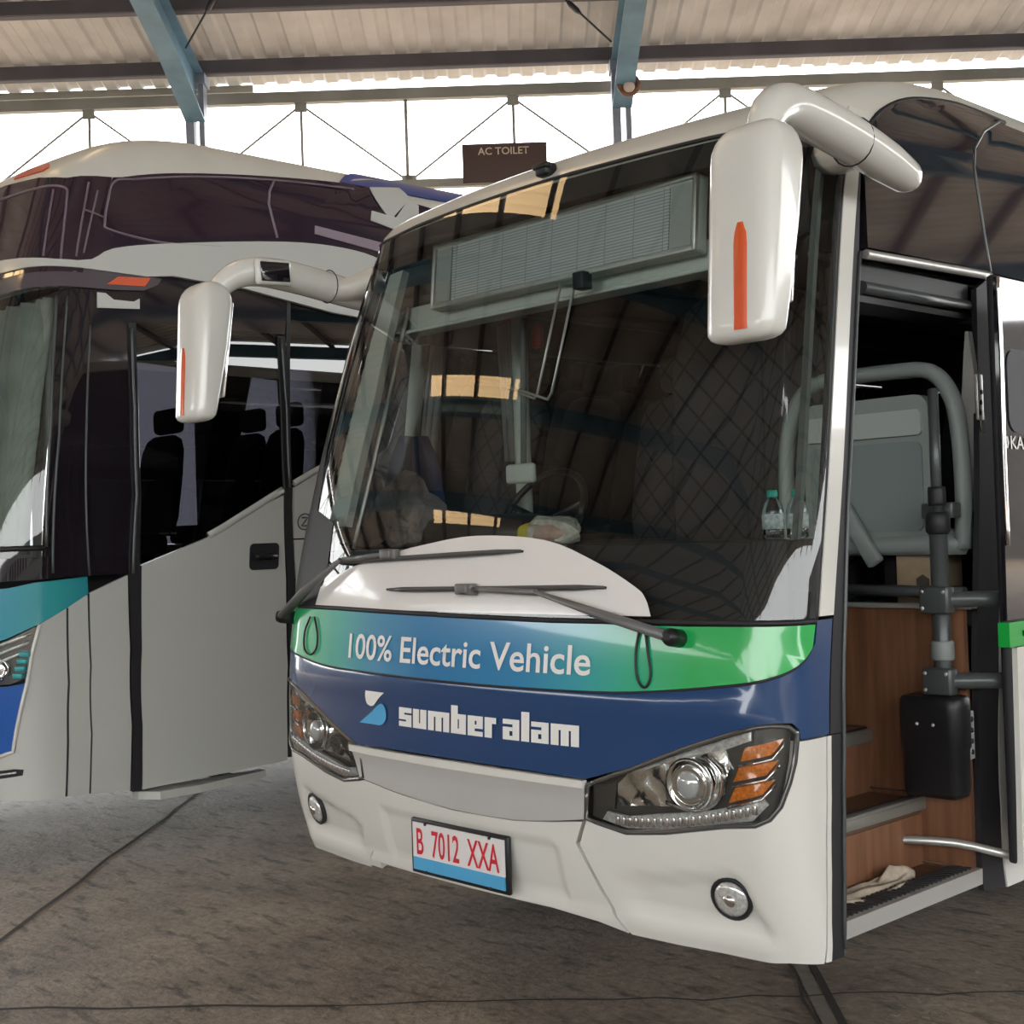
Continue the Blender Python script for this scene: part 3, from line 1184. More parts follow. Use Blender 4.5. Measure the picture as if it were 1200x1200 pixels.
# side: pillar, door opening, dark glass
for s in (1, -1):
    fl_ = (lambda p: p) if s > 0 else flip
    panel('white_pillar', S, fl_([(1.300, 1.282), (1.368, 1.282), (1.368, 2.64), (1.300, 2.64)]), WHITE, bus, .006, .02, .07)
    panel('pillar_seam', S, fl_([(1.284, 1.282), (1.300, 1.282), (1.300, 2.66), (1.284, 2.66)]), RUBBER, bus, .002, .01, .07)
    panel('roof_corner', S, fl_([(1.27, 2.65), (1.372, 2.63), (1.376, 2.66), (1.412, 2.775), (1.27, 2.775)]), CREAM, bus, .005, .01, .05)
    panel('lower_pillar', S, fl_(ecol(1.357, 1.377)), WHITE, bus, .004, .02, .07)
panel('door_seal', S, [(1.371, .955), (1.432, .955), (1.422, 1.28), (1.40, 1.6), (1.40, 2.345), (1.376, 2.655), (1.370, 2.62)], RUBBER, bus, .004, .05, .07)
panel('door_seal', S, ecol(1.380, 1.434), RUBBER, bus, .003, .05, .07)
line('seal_edge', S, [(1.436 + se(v), v) for v in (.36, .44, .55, .7, .9)] + [(1.424, 1.28), (1.402, 1.6), (1.402, 2.34)], .006, DGREY, bus, .006)
panel('door_seal', S, [(2.105, .36), (2.24, .345), (2.30, .6), (2.33, 1.0), (2.32, 1.3), (2.215, 2.36), (2.108, 2.30), (2.14, 1.9), (2.18, 1.285), (2.197, .8), (2.17, .58)], RUBBER, bus, .004, .02, .08)
hd = panel('door_header', S, [(1.40, 2.20), (2.12, 2.20), (2.11, 2.32), (1.40, 2.32)], BLACKP, bus, -.03, .1, .07)
line('header_rail', S, [(1.43, 2.335), (2.19, 2.352)], .016, ALU, bus, .006)
tube('header_guide', [S(1.46, 2.24) + Vector((-.02, 0, 0)), S(2.09, 2.24) + Vector((-.02, 0, 0))], .02, DGREY, hd)
panel('dark_fascia', S, [(1.431, 2.355), (1.376, 2.655), (1.40, 2.74), (1.420, 2.772), (1.473, 2.833), (1.562, 2.866), (1.688, 2.886), (1.972, 2.882), (2.176, 2.368)], BLACKG, bus, .014, .03, .035)
line('arch_seal', S, curve([(1.376, 2.66), (1.395, 2.735), (1.420, 2.776), (1.473, 2.838), (1.562, 2.872), (1.688, 2.892), (1.99, 2.888)], 4), .009, RUBBER, bus, .006)
panel('dark_fascia', S, [(2.186, 2.36), (1.984, 2.872), (2.407, 2.868), (UE, 2.868), (UE, 2.36)], BLACKG, bus, .014, .03, .07)
line('fascia_joint', S, [(1.978, 2.875), (2.181, 2.364)], .005, DGREY, bus, .014)
panel('side_glass', S, [(2.326, 1.28), (UE, 1.28), (UE, 2.352), (2.222, 2.352)], SIDEGL, bus, .004, 0, .15)
panel('side_panel', S, [(2.25, .34), (UE, .34), (UE, 1.272), (2.327, 1.272), (2.337, 1.0), (2.307, .6)], WHITE, bus, .004, .02, .15)
panel('side_panel', S, flip([(1.26, .335), (UE, .335), (UE, .95), (1.383, .95), (1.35, .62)]), WHITE, bus, .004, .02, .15)
panel('side_panel', S, flip([(1.366, .955), (UE, .955), (UE, 1.272), (1.366, 1.272)]), NAVY, bus, .004, .02, .15)
panel('side_glass', S, flip([(1.372, 1.278), (UE, 1.278), (UE, 2.36), (1.372, 2.36)]), SIDEGL, bus, .004, 0, .15)
panel('dark_fascia', S, flip([(1.372, 2.365), (UE, 2.365), (UE, 2.868), (1.688, 2.886), (1.473, 2.833), (1.376, 2.655)]), BLACKG, bus, .006, .02, .1)
for u in (3.3, 4.7, 6.1, 7.4):
    for s in (1, -1):
        panel('window_pillar', S, ([(u, 1.28), (u + .09, 1.28), (u + .09, 2.36), (u, 2.36)] if s > 0 else flip([(u, 1.28), (u + .09, 1.28), (u + .09, 2.36), (u, 2.36)])), BLACKG, bus, .003, .03, .15)
rr = [S(UE, v) for v in np.linspace(.34, 3.09, 14)] + [S(-UE, v) for v in np.linspace(3.09, .34, 14)]
MB().add(rr, [list(range(len(rr)))]).build('rear_wall', WHITE, bus)

# chassis, floor, ceiling, wheels
ch = MB()
ch.box((-.28, 4.3, .44), (1.78, 7.6, .12))
ch.box((0, 4.7, .44), (2.3, 6.6, .12))
ch.build('chassis', RUBBER, bus)
fi = MB()
fi.box((-.28, .86, 1.02), (1.82, .55, .06))
fi.box((0, 4.5, 1.02), (2.34, 6.84, .06))
fi.build('cabin_floor', TRIMD, bus)
MB().box((0, 4.2, 2.73), (2.06, 6.8, .03)).build('cabin_ceiling', TRIMD, bus)
for s in (1, -1):
    wheel(s * 1.17, 2.9, bus, .46, s)
    wheel(s * 1.17, 6.2, bus, .46, s)

# step well
sw = MB()
sw.box((.715, .68, .79), (.20, .74, .09))
sw.box((.905, .68, .59), (.20, .74, .09))
sw.box((1.01, .70, .398), (.34, .70, .05))
sw.build('step_tread', WOODST, bus)
rs = MB()
rs.box((.635, .66, .94), (.02, .82, .22))
rs.box((.815, .66, .69), (.02, .82, .25))
rs.box((1.0, .66, .49), (.02, .82, .19))
rs.build('step_riser', WOOD, bus)
for x, z in ((1.008, .638), (.820, .838)):
    nb = MB()
    nb.box((x, .66, z), (.03, .82, .012), None, .004)
    nb.box((x + .010, .66, z - .02), (.014, .82, .035), None, .004)
    nbo = nb.build('step_nosing', NOSE, bus)
    box('nosing_grip', (x - .008, .66, z + .008), (.012, .80, .006), RUBBER, nbo)
sill = panel('door_sill', S, [(1.332, .386), (2.095, .386), (2.115, .435), (1.355, .435)], ALU, bus, .012, .06, .1)
gr = MB()
for i in range(30):
    gr.box((1.152, .285 + i * .0255, .4365), (.075, .013, .008), rot('Z', 20))
gr.build('sill_grip', RUBBER, sill)
wp = MB()
wp.box((.905, 1.075, .82), (.55, .025, .86))
wpo = wp.build('wood_partition', WOOD, bus)
box('partition_cap', (.915, 1.07, 1.258), (.60, .045, .016), ALU, wpo, .004)
wl = MB()
pl_ = []
for x, z in ((1.19, .43), (1.0, .43), (1.0, .65), (.81, .65), (.81, .85), (.64, .85)):
    pl_.append((x, 1.058, z))
wl.tube(pl_, .006, 4)
wl.build('skirting', WOODST, wpo)
fw_ = MB()
fw_.box((.90, .26, .85), (.56, .02, 1.0))
fw_.build('well_front', RUBBER, bus)

# conductor's seat above the step well
cs_c = MB()
yS = 1.17
loop = curve([(.47, 1.44), (.452, 1.60), (.458, 1.80), (.50, 1.95), (.58, 2.025), (.70, 2.04), (.92, 2.04), (1.04, 2.025), (1.11, 1.94), (1.135, 1.80), (1.14, 1.60), (1.13, 1.44)], 5)
cs_c.tube([(x, yS, z) for x, z in loop], .034, 10, (1, .8))
cs_c.tube([(.46, yS, 1.455), (1.135, yS, 1.455)], .036, 10)
cs = cs_c.build('conductor_seat', GREYP, bus)
pb_ = MB().prism(rounded(.545, 1.45, 1.035, 1.955, .05), 1, yS - .02, yS + .03)
pb_.build('seat_shell', GREYP, cs)
MB().prism(rounded(.575, 1.50, 1.01, 1.80, .03), 1, yS - .028, yS - .012).build('seat_back_recess', GREYPD, cs)
MB().prism(rounded(.56, 1.82, 1.015, 1.905, .015), 1, yS - .036, yS - .012).build('seat_label_strip', GREYPL, cs)
b = MB()
b.box((.76, yS - .05, 1.52), (.055, .035, .30), rot('Y', -32), .008)
b.build('seat_arm', GREYP, cs)
b = MB()
b.box((.80, yS + .22, 1.475), (.62, .44, .06), None, .02)
b.build('seat_cushion', GREYP, cs)
for x in (.80, .56):
    box('seat_leg', (x, yS + .12, 1.35), (.05, .05, .20), BLACKI, cs, .01)
tube('lower_rail', [(.62, 1.10, 1.31), (1.17, 1.10, 1.30)], .02, DGREY, bus)
b = MB()
b.box((.90, 1.35, 1.22), (.56, .45, .06), None, .01)
b.build('wheel_box', BLACKI, bus)
# grey curtain strip by the door
MB().prism([(1.13, 1.56), (1.175, 1.56), (1.185, 1.85), (1.15, 2.15), (1.14, 2.15), (1.11, 1.85)], 1, 1.22, 1.25).build('curtain', CURT, bus)

# door post with its motor box and the rails to the opened door
dp = MB().tube([(1.146, .99, .70), (1.146, .99, 1.50)], .028, 12)
dp.tube([(1.146, .99, 1.50), (1.146, .99, 1.95)], .017, 10)
dpo = dp.build('door_post', DGREY, bus)
b = MB()
b.lathe((1.146, .99, 1.49), (0, 0, 1), [(.03, 0), (.038, .01), (.038, .06), (.03, .07)], 14)
b.lathe((1.146, .99, 1.58), (0, 0, 1), [(.026, 0), (.028, .01), (.028, .05), (.026, .06)], 14)
b.build('post_coupling', RUBBER, dpo)
b = MB()
b.lathe((1.146, .99, 1.095), (0, 0, 1), [(.034, 0), (.036, .005), (.036, .055), (.034, .06)], 14)
b.build('post_collar', GREYP, dpo)
for z in (1.285, 1.03):
    b = MB()
    b.box((1.146, .965, z), (.10, .05, .085), None, .008)
    b.tube([(1.16, .97, z), (1.23, 1.03, z), (1.30, 1.18, z - .005), (1.315, 1.7, z - .01)], .026, 10, None, True, 4)
    ro = b.build('door_rail', DGREY, dpo)
    b = MB()
    for dx, dz in ((-.036, .026), (-.036, -.026), (.036, .026)):
        b.lathe((1.146 + dx, .942, z + dz), (0, -1, 0), [(.007, 0), (.006, .005), (.001, .006)], 8)
    b.build('bolt', ALU, ro)
b = MB()
b.box((1.125, 1.05, 1.565), (.11, .06, .05), None, .006)
b.build('post_bracket', DGREY, dpo)
b = MB()
rg = []
for z, k in ((.672, .9), (.69, .98), (.82, 1.0), (.825, 1.04), (.95, 1.05), (.975, 1.02), (.985, .94)):
    rg.append([(1.125 + px * .094 * k, .965 + py * .055 * k, z) for px, py in rounded(-1, -1, 1, 1, .3, 3)])
b.loft(rg)
mb_ = b.build('motor_box', BLACKP, dpo)
b = MB()
for x in (1.095, 1.15):
    b.lathe((x, .908, .90), (0, -1, 0), [(.006, 0), (.005, .005), (.001, .006)], 8)
b.build('screw', ALU, mb_)
b = MB()
b.tube([(.885, .90, .50), (.885, .90, .57)], .014, 8)
b.tube([(.885, .90, .505), (.95, .93, .515), (1.15, 1.02, .515), (1.33, 1.16, .47), (1.36, 1.5, .46)], .014, 8, None, True, 4)
b.build('lower_guide_rod', ALU, dpo)
# hinge plates on the rear jamb
for z0 in (.86, 1.93):
    b = MB().box(S(2.125, z0) + Vector((.012, 0, 0)), (.012, .035, .15), None, .003)
    h = b.build('hinge_plate', ALU, bus)
    b = MB()
    for k in range(4):
        b.lathe(S(2.125, z0 - .052 + k * .034) + Vector((.018, 0, 0)), (1, 0, 0), [(.009, 0), (.008, .003), (.001, .004)], 8)
    b.build('bolt', RUBBER, h)

# the open door, slid back outside the body
XD = 1.30
DY = -.05
dr = MB().box((XD + .02, 1.52 + DY, 1.38), (.03, .84, 1.82), None, .01)
door = dr.build('door', RUBBER, bus)
MB().prism([(1.105 + DY, .47), (1.93 + DY, .47), (1.93 + DY, 1.135), (1.12 + DY, 1.135)], 0, XD + .030, XD + .052).build('door_panel', WHITE, door)
b = MB()
for y in (1.17, 1.30, 1.5, 1.7):
    b.box((XD + .053, y + DY, .80), (.004, .008, .62))
b.build('panel_groove', GREYP, door)
b = MB().prism([(1.055 + DY, 1.14), (1.93 + DY, 1.14), (1.93 + DY, 1.215), (1.055 + DY, 1.215)], 0, XD + .025, XD + .062)
gbd = b.build('green_door_band', GREEND, door)
box('door_handle_slot', (XD + .063, 1.20 + DY, 1.178), (.006, .12, .018), RUBBER, gbd)
MB().prism([(1.08 + DY, 1.22), (1.93 + DY, 1.22), (1.93 + DY, 2.28), (1.10 + DY, 2.28), (1.09 + DY, 1.72)], 0, XD + .030, XD + .044).build('door_glass', BLACKG, door)
MB().prism(rounded(1.135 + DY, 1.80, 1.9, 2.06, .05), 0, XD + .0445, XD + .048).build('door_window', DARKGM, door)
tube('door_edge_trim', [(XD + .045, 1.10 + DY, 2.28), (XD + .05, 1.095 + DY, 2.05), (XD + .052, 1.085 + DY, 1.72), (XD + .05, 1.09 + DY, 1.45)], .007, CHROME, door, 6, 4)
text('door_lettering', 'KAL', lambda y, z: Vector((XD + .0465, y, z)), 1.142 + DY, 1.262 + DY, 1.748, 1.788, LETTER, door, .012)
b = MB()
for s in (-1, 1):
    b.box((XD + .046, 1.122 + DY, 1.768 + s * .008), (.004, .006, .020), rot('X', s * 25))
b.build('door_emblem', LETTER, door)

# wipers
BLADEM = mat('wiper_blade_grey', (.07, .07, .07), .35)


def wiper(sgn, piv, elbow, mid, b0, b1, label=None):
    P = on(S, [piv, ((piv[0] * .55 + elbow[0] * .45), (piv[1] * .55 + elbow[1] * .45)), elbow], .05)
    w = MB()
    w.tube(P, [.024, .022, .010], 8, (1, .7))
    w.tube(on(S, [elbow, mid], .042), [.010, .008], 8)
    wo = w.build('wiper', WIPG, bus)
    pv = S(*piv) + S.n(*piv) * .004
    MB().lathe(pv, S.n(*piv), [(.026, 0), (.026, .05), (.020, .066), (.01, .07)], 14).build('wiper_pivot', BLACKP, wo)
    n_ = 10
    pts = [(b0[0] + (b1[0] - b0[0]) * i / n_, b0[1] + (b1[1] - b0[1]) * i / n_) for i in range(n_ + 1)]
    bl = MB().tube(on(S, pts, .022), [.005] + [.012] * (n_ - 1) + [.005], 6, (1, .8)).build('wiper_blade', BLADEM, wo)
    MB().tube(on(S, pts, .010), .004, 4).build('rubber_strip', RUBBER, bl)
    c = on(S, [mid], .034)[0]
    cl = MB().box(c, (.085, .03, .036), None, .006)
    cl.box(c + Vector((.0, -.014, 0)), (.05, .02, .028), None, .004)
    cl.build('blade_clamp', WIPG, wo)
    return wo


w1 = wiper(1, (.875, 1.225), (.37, 1.347), (.043, 1.356), (-.402, 1.353), (.610, 1.366))
w2 = wiper(-1, (-1.165, 1.235), (-.70, 1.452), (-.40, 1.472), (-.80, 1.447), (.26, 1.478))
line('washer_hose', S, curve([(.742, 1.245), (.735, 1.18), (.745, 1.11), (.772, 1.085), (.79, 1.12), (.775, 1.19), (.762, 1.25)], 5), .004, RUBBER, w1, .012, .03)
line('washer_hose', S, curve([(-.955, 1.245), (-.99, 1.19), (-.985, 1.13), (-.94, 1.105), (-.885, 1.125), (-.88, 1.18), (-.92, 1.245)], 5), .004, RUBBER, w2, .012, .03)


# mirrors
def mirror(s, dz, da):
    k = lambda x, y, z: (s * x, y, z + dz)
    hd_ = MB()
    rings = []
    zs = [1.985, 1.986, 1.990, 1.998, 2.01, 2.03, 2.06, 2.10, 2.16, 2.22, 2.28, 2.34, 2.40, 2.44, 2.47, 2.495, 2.514, 2.526, 2.533, 2.537, 2.5385]
    for z in zs:
        lo_, hi_ = (z - 1.985) / .035, (2.5385 - z) / .095
        e = 1.0
        if lo_ < 1:
            e *= (1 - (1 - lo_) ** 2.6) ** (1 / 2.6)
        if hi_ < 1:
            e *= (1 - (1 - hi_) ** 2.2) ** (1 / 2.2)
        e = max(e, .04)
        wx = float(np.interp(z, [1.985, 2.1, 2.28, 2.42, 2.54], [.101, .104, .107, .108, .108])) * (.30 + .70 * e)
        wz = float(np.interp(z, [1.985, 2.0, 2.1, 2.28, 2.42, 2.54], [.048, .050, .060, .076, .084, .084]))
        wy = wz * e
        rg = []
        for px, py in rounded(-1, -1, 1, 1, .62, 6):
            rg.append(k(1.326 + (z - 2.2) * .012 + px * wx, -.243 + (z - 2.2) * .06 + wz + py * wy, z))
        rings.append(rg)
    hd_.loft(rings)
    h = hd_.build('mirror_head', WHITE, bus)
    # seam between front cover and rear ring
    rg = []
    for z, wx, wy, ox in ((2.0, .086, .066, -.004), (2.16, .098, .076, 0), (2.38, .103, .08, .006), (2.50, .09, .066, .008)):
        rg.append((z, wx, wy, ox))
    st_ = MB()
    n_ = 12
    for i in range(n_):
        pass
    zz = [2.012 + i * (2.275 - 2.012) / 10 for i in range(11)]
    front = []
    for z in zz:
        y = -.243 + (z - 2.2) * .06
        front.append((z, y))
    rows = []
    for i, (z, y) in enumerate(front):
        hw = .027 * (1 if i < 9 else (.85 if i == 9 else .4))
        xs = [1.344 - hw, 1.344 - hw * .6, 1.344, 1.344 + hw * .6, 1.344 + hw]
        rows.append([k(x, y + (.004 if j in (0, 4) else -.0035) + max(0, x - 1.366) * .25, z) for j, x in enumerate(xs)])
    st_.loft(rows, cap=False, closed=False)
    st_.build('reflector_strip', ORANGE, h)
    mg = MB()
    mg.box(k(1.328, -.243 + .152, 2.27), (.15, .012, .38), rot('X', -8), .02)
    mg.build('mirror_glass', CHROME, h)
    k = lambda x, y, z: (s * x, y, z + da)
    arm = MB()
    path = [(1.235, .735, 2.545), (1.25, .70, 2.553), (1.262, .55, 2.578), (1.268, .38, 2.605), (1.272, .2, 2.628), (1.285, .06, 2.632), (1.305, -.03, 2.605), (1.318, -.085, 2.555), (1.325, -.115, 2.49)]
    arm.tube([k(*p) for p in path], [.02, .05, .062, .066, .066, .062, .055, .046, .036], 14, (1, .95), True, 4)
    a = arm.build('mirror_arm', WHITE, bus)
    br = MB()
    br.tube([k(1.262, .42, 2.585), k(1.19, .50, 2.60), k(1.10, .56, 2.63)], [.06, .062, .075], 12, (1, .8), True, 3)
    br.build('arm_bracket', CREAM, a)
    sj = MB()
    sj.tube([k(1.262 + .069 * math.cos(q), .40, 2.603 + .068 * math.sin(q)) for q in np.linspace(0, 2 * math.pi, 20)], .0025, 4)
    sj.build('arm_seam', RUBBER, a)
    return a


mirror(1, 0, 0)
ma = mirror(-1, .025, -.01)
b = MB().box((-1.215, .10, 2.612), (.03, .165, .105), rot('X', 3), .012)
rm = b.build('kerb_mirror', WHITE, ma)
b = MB().box((-1.198, .10, 2.612), (.01, .135, .078), rot('X', 3), .004)
b.build('kerb_mirror_glass', BLACKG, rm)

# inside the windscreen
def behind(name, poly, m, off, depth, parent=bus, res=.06):
    return panel(name, S, poly, m, parent, off, depth, res)


led = MB().box((0, 0, 0), (1.30, .05, .255), None, .008)
lo = led.build('destination_display', TRIMI, bus)
lo.location = (.02, .47, 2.528)
lo.rotation_euler = (math.radians(-6), 0, 0)
MB().box((.0, -.027, 0), (1.07, .01, .205)).build('led_matrix', LEDM, lo)
for sx in (-.585, .585):
    MB().box((sx, -.027, 0), (.085, .008, .205)).build('display_end_plate', GREYPL, lo)
b = MB()
for z in (-.118, .118):
    b.box((0, -.03, z), (1.30, .018, .016), None, .003)
for x in (-.642, .642):
    b.box((x, -.03, 0), (.016, .018, .25), None, .003)
b.build('display_frame', ALU, lo)
b = MB()
b.box((-.05, .53, 2.405), (2.0, .06, .10), None, .015)
b.box((-.05, .52, 2.352), (2.0, .10, .014), None, .004)
b.build('header_beam', TRIMI, bus)
b = MB().box((-.05, .62, 2.60), (2.05, .04, .34))
b.build('header_panel', BLACKI, bus)
behind('pillar_cover', [(-1.06, 2.62), (-1.05, 1.60), (-.90, 1.60), (-.885, 2.1), (-.94, 2.62)], TRIMI, -.05, .03)
tube('pillar_handrail', [S(-.93, 2.45) + Vector((.02, .12, 0)), S(-.90, 2.0) + Vector((.02, .12, 0)), S(-.90, 1.5) + Vector((.02, .10, 0))], .008, ALU, bus, 6, 4)
behind('pillar_cover', [(1.238, 1.5), (1.262, 1.5), (1.262, 2.62), (1.238, 2.62)], TRIMD, -.05, .03)
# white film on the outside of the lower windscreen
film_edge = curve([(.775, 1.285), (.752, 1.335), (.71, 1.370), (.56, 1.442), (.343, 1.512), (.03, 1.532), (-.235, 1.508), (-.5, 1.468), (-.75, 1.415), (-.92, 1.35), (-.985, 1.285)], 4)
panel('white_screen_decal', S, film_edge, SCREENW, ws, .008, .001, .05)
dpoly = [(S(u, 1.46) + S.n(u, 1.46) * -.07)[:2] for u in np.linspace(-1.22, 1.2, 30)]
dash = MB().prism([tuple(p) for p in dpoly] + [(1.08, .52), (.62, .55), (.55, .86), (-1.05, .86)], 2, 1.20, 1.492)
dash.build('dashboard', BLACKI, bus)
b = MB()
b.loft([[(-.62 + px * .36 * k, .66 + py * .15 * k, z) for px, py in rounded(-1, -1, 1, 1, .7, 4)] for z, k in ((1.49, 1), (1.56, .97), (1.60, .85), (1.615, .6))])
b.build('instrument_binnacle', BLACKP, bus)
sw_ = MB()
cc = Vector((-.58, .93, 1.60))
tl = rot('X', 58)
sw_.tube([cc + tl @ Vector((.22 * math.cos(q), .22 * math.sin(q), 0)) for q in np.linspace(0, 2 * math.pi, 30)], .015, 8)
for q in (.3, 2.84, 4.7):
    sw_.tube([cc + Vector((0, .02, -.02)), cc + tl @ Vector((.21 * math.cos(q), .21 * math.sin(q), 0))], .012, 6)
sw_.tube([cc + Vector((0, 0, -.01)), cc + Vector((0, -.12, -.25))], .03, 8)
sw_.build('steering_wheel', BLACKP, bus)
seat('driver_seat', -.60, 1.55, 1.50, bus, .5, SEATF, QUILT, QUILT)
tube('visor_hanger', [(.10, .40, 2.395), (-.035, .40, 2.025), (-.05, .40, 2.008), (-.19, .40, 2.058)], .005, ALU, bus, 6)
tube('visor_hanger', [(.168, .40, 2.39), (.035, .40, 2.02), (.015, .40, 1.998), (-.02, .40, 2.01), (-.21, .40, 2.075)], .005, ALU, bus, 6)
box('hanger_clip', (.19, .41, 2.385), (.05, .05, .06), BLACKP, bus, .006)
tube('partition_post', [(-.80, 1.05, 1.06), (-.80, 1.05, 2.70)], .035, TRIMI, bus, 10)
b = MB()
for i in range(5):
    b.tube([(-.93 + i * .022, 1.08 + .01 * (i % 2), 1.85), (-.955 + i * .022, 1.08, 2.44)], .014, 6)
b.build('rolled_curtain', CURT, bus)
box('dash_monitor', (-.385, .64, 1.765), (.15, .03, .075), TRIMI, bus, .012)
tube('monitor_stem', [(-.385, .655, 1.78), (-.385, .68, 2.36)], .012, TRIMD, bus, 8)
for x, z in ((-.93, 2.42), (-.74, 2.37)):
    box('emergency_hammer', (x, 1.10, z), (.05, .03, .10), REDP, bus, .01)
# tall quilted partition on the door side and passenger seats
b = MB()
b.loft([[(x0 + (px * .5 + .5) * (x1 - x0), yy + py * .03, z) for px, py in rounded(-1, -1, 1, 1, .3, 3)] for z, x0, x1, yy in ((1.06, -.30, .55, 1.45), (1.9, -.30, .55, 1.45), (2.2, -.28, .52, 1.45), (2.42, -.20, .35, 1.45), (2.50, -.05, .2, 1.45))])
b.build('quilted_partition', QUILT, bus)
for r_, y in enumerate((2.3, 3.15, 4.0, 4.85, 5.7, 6.55)):
    for x in (-.92, -.44, .50, .95):
        seat('passenger_seat', x, y, 1.50, bus, .43)
for x in (-.25, .30):
    tube('grab_rail', [(x, 1.6, 2.6), (x, 6.9, 2.6)], .018, ALU, bus, 8)

# loose things in the bus
def bottle(loc, label):
    e = empty('water_bottle', loc, label, 'bottle', 'water bottles on the dashboard')
    MB().lathe((0, 0, 0), (0, 0, 1), [(.026, 0), (.032, .006), (.032, .03), (.030, .034), (.032, .04), (.032, .085), (.026, .105), (.014, .122), (.013, .132)], 18).build('bottle_body', CLEAR, e)
    MB().lathe((0, 0, .03), (0, 0, 1), [(.0328, 0), (.0328, .045)], 18).build('bottle_label', LABELW, e)
    MB().lathe((0, 0, .130), (0, 0, 1), [(.016, -.006), (.0165, 0), (.016, .014), (.012, .016)], 14).build('bottle_cap', CAPG, e)


bottle((.945, .40, 1.494), 'teal capped water bottle on the dashboard, left of the pair')
bottle((.988, .462, 1.494), 'teal capped water bottle on the dashboard, right one nearer the door')

bag = empty('food_bag', (-.115, .53, 1.494), 'crumpled clear plastic bag of food lying on the dashboard', 'bag')


def lump(name, m, parent, c, d, seed, amp=.12, n=3):
    bm = bmesh.new()
    bmesh.ops.create_icosphere(bm, subdivisions=n, radius=1)
    rnd = random.Random(seed)
    ph = [(Vector((rnd.gauss(0, 1), rnd.gauss(0, 1), rnd.gauss(0, 1))) * 3, rnd.uniform(0, 6)) for _ in range(7)]
    for v in bm.verts:
        k = 1 + amp * sum(math.sin(v.co.dot(w) + p) for w, p in ph) / 2.2
        z = v.co.z
        v.co = Vector((v.co.x * d[0] * k, v.co.y * d[1] * k, max(z * k, -.75) * d[2])) + Vector(c)
    me = bpy.data.meshes.new(name)
    bm.to_mesh(me)
    bm.free()
    return link(name, me, m, parent)


lump('bag_film', BAGW, bag, (0, 0, .043), (.135, .08, .056), 3, .22)
lump('bread_roll', BREAD, bag, (.03, -.045, .036), (.07, .045, .034), 5, .05)
lump('yellow_fruit', YELL, bag, (-.10, -.03, .045), (.035, .04, .034), 6, .05)

jk = empty('draped_jacket', (-1.02, .60, 1.502), 'mauve grey jacket heaped in the far corner of the dashboard', 'jacket')
lump('jacket_body', JACK, jk, (0, .0, .11), (.16, .10, .155), 11, .28)
lump('jacket_sleeve', JACK, jk, (.09, -.05, .06), (.10, .07, .08), 12, .25)
bf = empty('blue_cloth', (-1.08, .76, 1.496), 'small dark blue cloth standing behind the mauve jacket', 'cloth')
MB().loft([[(px * .07 * k + ox, py * .03, z) for px, py in rounded(-1, -1, 1, 1, .4, 3)] for z, k, ox in ((0, 1.2, .0), (.2, 1.1, .0), (.36, .9, -.02), (.47, .35, -.05))]).build('cloth_fold', BLUEF, bf)

bx = empty('cardboard_box', (.90, 1.27, 1.25), 'brown cardboard box with dark hexagon print under the conductor seat', 'box')
MB().box((.05, 0, .085), (.165, .16, .17), rot('Z', 6), .004).build('carton', CARD, bx)
MB().prism([(.075 + .026 * math.cos(q), .075 + .03 * math.sin(q)) for q in [math.pi / 6 + i * math.pi / 3 for i in range(6)]], 1, -.090, -.086).build('hexagon_print', CARDD, bx)
box('carton_flap', (.05, 0, .172), (.17, .10, .006), CARD, bx)

# rag on the lowest step
n1, n2 = 44, 30
vs = []
rnd = random.Random(4)
ph = [(rnd.uniform(8, 34), rnd.uniform(8, 34), rnd.uniform(0, 6)) for _ in range(9)]
for j in range(n2):
    for i in range(n1):
        s_, t_ = i / (n1 - 1), j / (n2 - 1)
        y = .30 + s_ * (.56 - .10 * t_ + .03 * math.sin(t_ * 9))
        x = 1.185 - t_ * (.17 - .05 * (s_ - .5) ** 2) - .03 * math.sin(s_ * 8) * (1 - t_) - .06 * s_ * (1 - t_)
        h = sum(math.sin(a * s_ + b_ * t_ + c) for a, b_, c in ph) / 9
        edge = min(1, 5 * min(s_, 1 - s_, t_ + .02, 1 - t_ + .02))
        z = .4225 + max(0, .012 + .03 * h) * (0.25 + .75 * edge)
        if s_ > .86:
            z += .05 * (s_ - .86) / .14 * math.sin(t_ * math.pi)
        vs.append((x, y, z))
rg_ = MB().add(vs, [[j * n1 + i, j * n1 + i + 1, (j + 1) * n1 + i + 1, (j + 1) * n1 + i] for j in range(n2 - 1) for i in range(n1 - 1)], True)
ro = rg_.build('floor_rag', CLOTH)
so_ = ro.modifiers.new('thickness', 'SOLIDIFY')
so_.thickness = .004
tag(ro, 'crumpled beige rag lying on the lowest step of the open doorway', 'rag')
cp_ = MB().box((1.62, 1.05, .008), (.03, .014, .014), rot('Z', 30), .004).build('litter_scrap', LETTER)
tag(cp_, 'tiny white scrap of litter on the floor beside the open door', 'litter')

# ------------------------------------------------------------------ the tall coach on the left
L = Body(1.25, .12, .25, pchip([.3, .9, 1.4, 2.9, 3.45], [-.36, -.41, -.39, -.12, .06]), pchip([.3, 1.4, 2.9, 3.45], [1.245, 1.25, 1.19, 1.13]), 3.45, .36, .35, .95)
coach = empty('tall_coach', (-4.25, 0, 0), 'tall white coach parked on the left with teal corner band and closed door', 'bus')
CE = 10.5
roof_grid(L, CE, .03, 3.42).build('roof', CREAM, coach)
